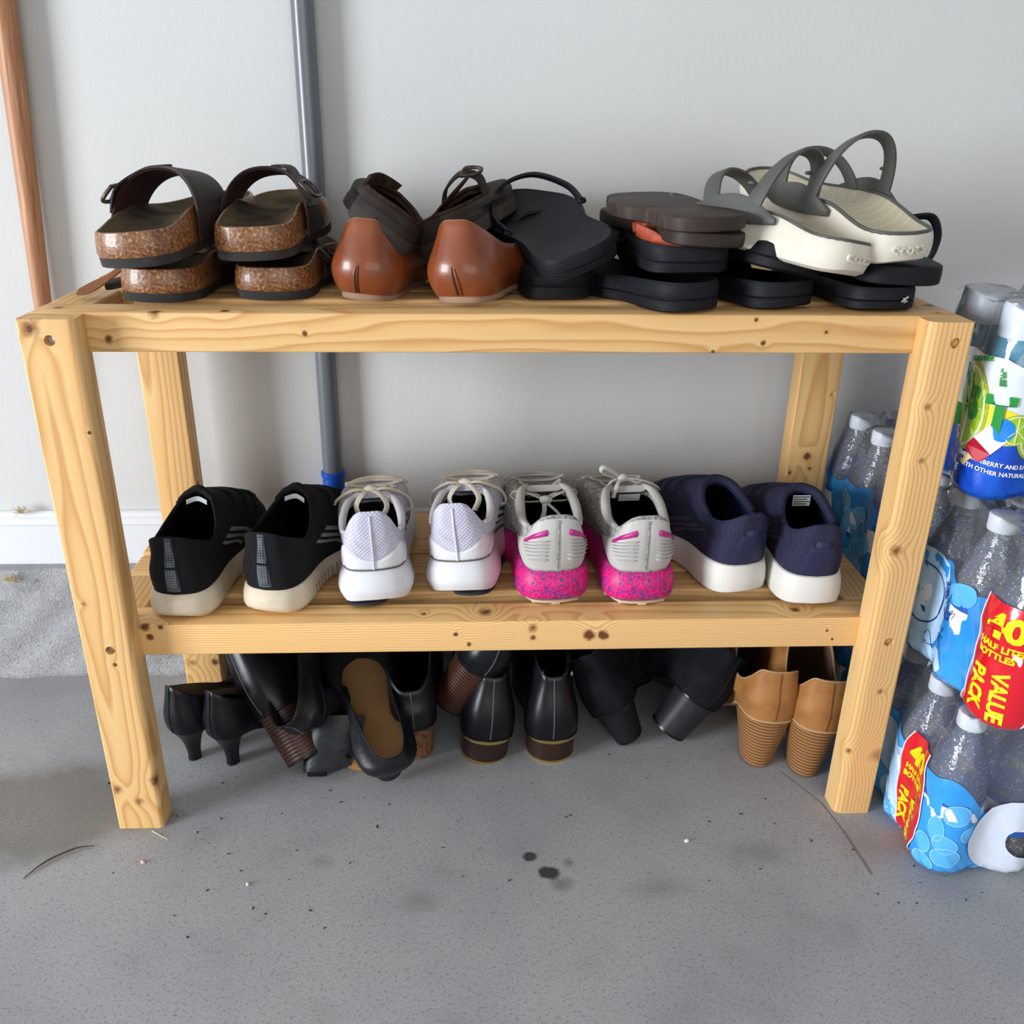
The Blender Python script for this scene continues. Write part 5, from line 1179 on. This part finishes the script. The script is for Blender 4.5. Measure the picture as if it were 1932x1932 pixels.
# lower pack
QL = Shell(.949, -.074, 0.0, .204, lb=.33)
QU = Shell(.966, -.088, .2065, .204, shear=.055, lb=.396)
hole = (QL.qa+.082, .052, .030, .030)
packs = {}
for which, q in (('lower', QL), ('upper', QU)):
    lab = {'lower': 'blue printed film round the lower water pack, white ring at its front',
           'upper': 'blue printed film round the upper water pack, broad red label at its corner'}[which]
    t = thing('drinks_wrap', lab, 'shrink wrap', (0, 0, 0), (0, 0, 0), 'blue wrapped water packs'); packs[which] = t
    edge = (lambda s: .126+.006*math.sin(s*38+1.2)+.003*math.sin(s*97)-.042*float(sstep(-.005, .07, s))) if which == 'lower' else (lambda s: .128+.007*math.sin(s*38+1.2)+.004*math.sin(s*97))
    sb = -(q.qa+q.lb+q.r*PI/2+.06)
    keep = (lambda s, z: ((s-hole[0])/hole[2])**2+((z-hole[1])/hole[3])**2 > 1) if which == 'lower' else None
    pf = q.sheet('printed_film', m_bluefilm, t, sb, .34, .0, edge, 250, 30, 0.0, keep)
    q.sheet('clear_film', m_film, t, sb, .34, edge, .204, 230, 10)
    caps = [(q.cx+.066*i-q.shear*.066*j, q.cy+.066*j) for i in range(6) for j in range(8)]
    film_top(q, t, caps, .204)
    rnd = random.Random(3 if which == 'lower' else 5)
    # scattered pale ovals
    ov = [(.017, .088, .0145, .0135, .3), (-.001, .064, .0085, .0150, .2), (.040, .064, .0150, .0115, .3), (.011, .047, .0135, .0110, -.4), (.015, .030, .0150, .0125, .0), (-.012, .038, .0090, .0125, .2), (-.008, .015, .0125, .0100, -.3), (.060, .010, .016, .006, .2), (-.100, .020, .022, .010, .1)] if which == 'lower' else \
         [(.064, .036, .012, .016, .3), (.086, .070, .014, .018, -.3), (.058, .118, .018, .010, .2), (.110, .045, .014, .017, .2), (.094, .020, .016, .010, .0), (.135, .085, .016, .014, .0), (.120, .112, .013, .009, .3), (-.345, .085, .017, .013, .3), (-.325, .098, .014, .010, 0), (-.300, .070, .016, .014, -.2), (-.318, .050, .020, .016, .1), (-.365, .105, .018, .013, .2), (-.335, .030, .016, .012, .0)]
    for (s, z, rs, rz, ro) in ov:
        q.oval('printed_oval', m_lightblue, t, s, z, rs, rz, .0006, ro, 0.0)
        q.oval('oval_outline', m_ovrim, t, s, z, rs*1.05, rz*1.05, .0009, ro, .90, m=1)
    # icy white artwork on the long left side
    if which == 'upper':
        for (s, z, rs, rz, ro, mm) in ((-.155, .078, .052, .058, 0, m_paleblue), (-.225, .060, .040, .050, .2, m_paleblue), (-.085, .112, .022, .013, .4, m_lightblue), (-.105, .020, .016, .014, .3, m_paleblue), (-.128, .014, .018, .012, -.3, m_paleblue), (-.150, .020, .018, .013, .2, m_paleblue)):
            q.oval('ice_splash', mm, t, s, z, rs, rz, .0005 if mm is m_paleblue else .0008, ro, 0, .05)
        q.poly('logo_ring', m_navyp, t, [(-.150+.030*math.cos(a), .082+.036*math.sin(a)) for a in np.linspace(-1.9, 1.7, 14)], .0009, .0012, 40)
        q.poly('logo_ring', m_navyp, t, [(-.265+.034*math.cos(a), .070+.044*math.sin(a)) for a in np.linspace(-2.2, -.2, 10)], .0011, .0012, 30)
        for k in range(15):
            a = rnd.uniform(-1.3, 1.0); r_ = rnd.uniform(.036, .050); s, z = -.148+r_*math.cos(a), .074+r_*1.05*math.sin(a)
            q.poly('splash_line', m_navyp, t, [(s, z), (s+rnd.uniform(.002, .010), z+rnd.uniform(-.008, .008)), (s+rnd.uniform(.006, .014), z+rnd.uniform(-.012, .012)), (s+rnd.uniform(.006, .016), z+rnd.uniform(-.014, .010))], .00035, .0012, 12)
        q.text('r', .045, -.176, .062, m_navyp, t, offset=.0006)
        for k, tx in enumerate(('40   16.9 FL OZ', '(1 PT 0.9 FL OZ)', '500mL BOTTLES', '5 GAL 1 QT')):
            q.text(tx, .0075, -.385, .056-.0092*k, m_navyp, t, offset=.00005)
    else:
        for (s, z, rs, rz, ro) in ((-.085, .072, .030, .036, 0), (-.125, .085, .034, .034, .2), (-.105, .030, .026, .018, .2), (-.060, .022, .024, .016, -.2)):
            q.oval('ice_splash', m_paleblue, t, s, z, rs, rz, .0005, ro, 0, .05)
        q.oval('white_ring', m_whitefilm, t, hole[0], hole[1], .072, .058, .0016, -.15, .42, .02, 40, 6)
        q.oval('gathered_edge', m_film, t, hole[0], hole[1], .034, .033, .0006, 0, .86, .03, 40, 2)
    # red label
    c0, wid = (.000, .074) if which == 'upper' else (-.056, .052)
    lean = lambda z: (-.012+.05*z if which == 'upper' else .002)+.004*math.sin(z*42)
    V = []; F = []; nz, ns = 26, 14
    for j in range(nz+1):
        z = .002+(.140-.002)*j/nz
        ww = wid*(1+.05*math.sin(z*40)) if which == 'upper' else wid*(.72+.45*math.sin(PI*min(1, z/.15)))
        for i in range(ns+1): V.append(q.P(c0+lean(z)+ww*(i/ns-.5), z, .0016))
    for j in range(nz):
        for i in range(ns): a = j*(ns+1)+i; F.append((a, a+1, a+ns+2, a+ns+1))
    rl = part('red_label', V, F, m_redfilm, t, 60)
    for sg in (-.5, .5):
        pts = []
        for j in range(0, nz+1, 2):
            z = .002+.138*j/nz; ww = wid*(1+.05*math.sin(z*40)) if which == 'upper' else wid*(.72+.45*math.sin(PI*min(1, z/.15)))
            pts.append((c0+lean(z)+ww*sg, z))
        part('label_edge', *tube([q.P(s, z, .0017) for s, z in pts], .0007, 5, 40), m_white_p, rl, 60)
    sc = 1.0 if which == 'upper' else .92
    L0 = c0+lean(.1)
    q.text('40', .036*sc, L0+.002, .1155, m_yellow, rl, offset=.0016, sx=1.1*sc, off=.0022)
    q.text('HALF LITER', .0098*sc, L0+.002, .0935, m_yellow, rl, offset=.00035, sx=1.02*sc, off=.0022)
    q.text('BOTTLES', .0098*sc, L0-.003, .0835, m_yellow, rl, offset=.00035, sx=1.02*sc, off=.0022)
    q.text('VALUE', .0205*sc, L0+.0115*sc-.002, .040, m_yellow, rl, True, .0007, .9, sx=1.0*sc, off=.0022, lean=0.06)
    q.text('PACK', .0205*sc, L0-.0125*sc, .043, m_yellow, rl, True, .0007, .9, sx=1.0*sc, off=.0022, lean=0.06)
    # bottles standing in the pack
    for i in range(3):
        for j in range(7 if which == 'upper' else 6):
            z = q.z0+.001; x, y = q.cx+.066*i-q.shear*.066*j, q.cy+.066*j
            if (i, j) == (0, 0): l = 'front left corner water bottle in the %s blue pack' % which
            elif (i, j) == (0, 6) and which == 'upper': l = 'rearmost water bottle of the upper blue pack, seen between the right legs'
            else: l = '%s water bottle from the front in the %s row of the %s blue pack' % (ORD[j], ('left side', 'second', 'third')[i], which)
            put_bottle(bottle0, x, y, z, l, 'water bottles in the %s pack' % which, rnd.uniform(0, 6))

# ---- flavoured drink pack on top
m_drink = P('blue_drink_bottle', (.004, .055, .36), .08, .5, var=(20, (.003, .13, .40), .4, .7), coat=.6)
m_drink_top = P('teal_drink', (.02, .20, .33), .08, .5, var=(60, (.10, .32, .42), .5, .75), coat=.6)
m_deepblue = P('deep_blue_printed_film', (.003, .065, .52), .2, .5, var=(16, (.006, .14, .66), .45, .7), bump=(24, .4, .003), coat=.5)
m_whitepan = P('pale_white_panel', (.62, .70, .78), .25, .5, var=(10, (.70, .76, .80), .4, .7), bump=(20, .3, .002), coat=.4)
m_green = P('green_print', (.012, .26, .035), .35, .4)
m_lime = P('lime_print', (.30, .52, .015), .35, .4, var=(120, (.42, .62, .06), .4, .7))
m_limepeel = P('lime_peel_print', (.40, .46, .02), .35, .4)
m_limerim = P('pale_lime_rim', (.66, .78, .45), .35, .4)
m_yellowp = P('yellow_wash', (.80, .68, .03), .35, .4, var=(30, (.75, .80, .25), .45, .75))
m_pop_b = P('popsicle_blue', (.015, .22, .72), .35, .4); m_pop_r = P('popsicle_red', (.45, .006, .03), .35, .4); m_pop_s = P('popsicle_stick', (.72, .60, .28), .5)
QD = Shell(.963, .024, .414, .202, right=.30, sh=.66, cap=.010, lb=.074, pitch_=.074)
db = thing('flavored_bottle', 'x', 'bottle')
part('bottle_body', *lathe([(.022, 0), (.0305, .004), (.0322, .014), (.0322, .120), (.0322, .126), (.0300, .138)], 24), m_drink, db, 60)
part('bottle_neck', *lathe([(.0300, .138), (.0275, .152), (.0232, .162), (.0205, .170)], 24), m_drink_top, db, 60)
part('cap', *lathe([(.0222, .166), (.0226, .168), (.0222, .196), (.0208, .1995), (.012, .200)], 28), P('white_wide_cap', (.72, .76, .84), .35, .4), db, 30)
fl = True
for i in range(2):
    for j in range(2):
        x, y = QD.cx+.070*i, QD.cy+.074*j
        o = db if fl else dup(db, (x, y, QD.z0+.001)); fl = False; o.location = (x, y, QD.z0+.001)
        o['label'] = 'front corner blue flavored drink bottle of the topmost pack' if (i, j) == (0, 0) else ('second blue flavored drink bottle behind the corner one' if (i, j) == (0, 1) else ('blue flavored drink bottle right of the corner one in the topmost pack' if j == 0 else 'blue flavored drink bottle diagonally behind the corner one in the topmost pack'))
        o['group'] = 'blue flavored drink bottles'
t = thing('drinks_wrap', 'white, green and deep blue printed wrap on the topmost pack of flavored drinks', 'shrink wrap')
q = QD
te = lambda s: .150-.05*max(0, s-.006)-.02*max(0, -s-.05)
QD.sheet('printed_film', m_deepblue, t, -.21, .30, 0, .070, 120, 16)
QD.sheet('white_panel', m_whitepan, t, -.21, .30, .070, lambda s: (.150-.42*abs(s)) if s > 0 else .150+.04*s, 120, 10)
QD.sheet('clear_film', m_film, t, -.21, .30, lambda s: (.150-.42*abs(s)) if s > 0 else .150+.04*s, .202, 120, 8)
film_top(QD, t, [(q.cx+.070*i, q.cy+.074*j) for i in range(5) for j in range(2)], .202, sag=.010, rc=.020)
def lime(s, z, rs, rz, ro, seg=8):
    q.oval('lime_peel', m_limepeel, t, s, z, rs, rz, .0010, ro, .0); q.oval('lime_pith', m_limerim, t, s, z, rs*.88, rz*.92, .0013, ro, .0); q.oval('lime_flesh', m_lime, t, s, z, rs*.78, rz*.84, .0016, ro, .0)
    for k in range(seg):
        a = 2*PI*k/seg; p, w = rs*.76*math.cos(a), rz*.82*math.sin(a)
        q.poly('lime_segment', m_limerim, t, [(s, z), (s+p*math.cos(ro)-w*math.sin(ro), z+p*math.sin(ro)+w*math.cos(ro))], .0006, .0019, 8)
q.oval('yellow_wash', m_yellowp, t, .012, .082, .036, .018, .0007, -.2, 0, .1)
q.oval('green_wash', m_green, t, -.075, .076, .028, .012, .0007, 0, 0, .1)
lime(-.034, .094, .028, .046, .08); lime(.052, .072, .026, .026, 0, 10); lime(.024, .080, .018, .016, 0, 8)
q.text('US', .046, -.034, .098, m_green, t, offset=.0018, sx=.62, off=.0024)
q.text('T', .050, .004, .092, m_green, t, offset=.0026, sx=.85, off=.0024)
q.text('Lac', .022, -.046, .124, m_green, t, offset=.0012, sx=.8, off=.0024)
q.text('SUGAR FREE', .0075, -.034, .143, m_green, t, offset=.0002, sx=1.0, off=.0018, lean=.25)
q.text('-FREE', .0072, .000, .132, m_green, t, True, .0003, sx=1.0, off=.0018, lean=.2)
for k, ch in enumerate('TWI LE'):
    if ch != ' ': q.text(ch, .010, -.056+.0052*k, .062-.0066*k, m_white_p, t, offset=.0004, sx=.9, off=.0014)
q.text('LIME, BLUEBERRY AND RASP', .0064, .010, .043, m_white_p, t, offset=.0001, off=.0014, lean=-.10)
q.text('WITH OTHER NATURAL', .0064, .010, .034, m_white_p, t, offset=.0001, off=.0014, lean=-.10)
# ice pop in three bands
def quadp(name, mat, pts, off): return part(name, [q.P(s, z, off) for s, z in pts], [list(range(len(pts)))], mat, t, smooth=False)
ax = np.array([.60, .80]); ay = np.array([.80, -.60]); c0 = np.array([-.004, .060])
def pp(a, b): return tuple(c0+ax*a+ay*b)
q.oval('ice_pop_tip', m_pop_b, t, *pp(.024, 0), .0115, .012, .0026, .9)
quadp('ice_pop_middle', m_white_p, [pp(.020, -.0115), pp(.020, .0115), pp(.0, .0115), pp(.0, -.0115)], .0030)
quadp('ice_pop_tail', m_pop_r, [pp(.0, -.0115), pp(.0, .0115), pp(-.012, .0112), pp(-.016, .008), pp(-.016, -.008), pp(-.012, -.0112)], .0030)
quadp('ice_pop_stick', m_pop_s, [pp(-.016, -.003), pp(-.016, .003), pp(-.030, .003), pp(-.030, -.003)], .0026)
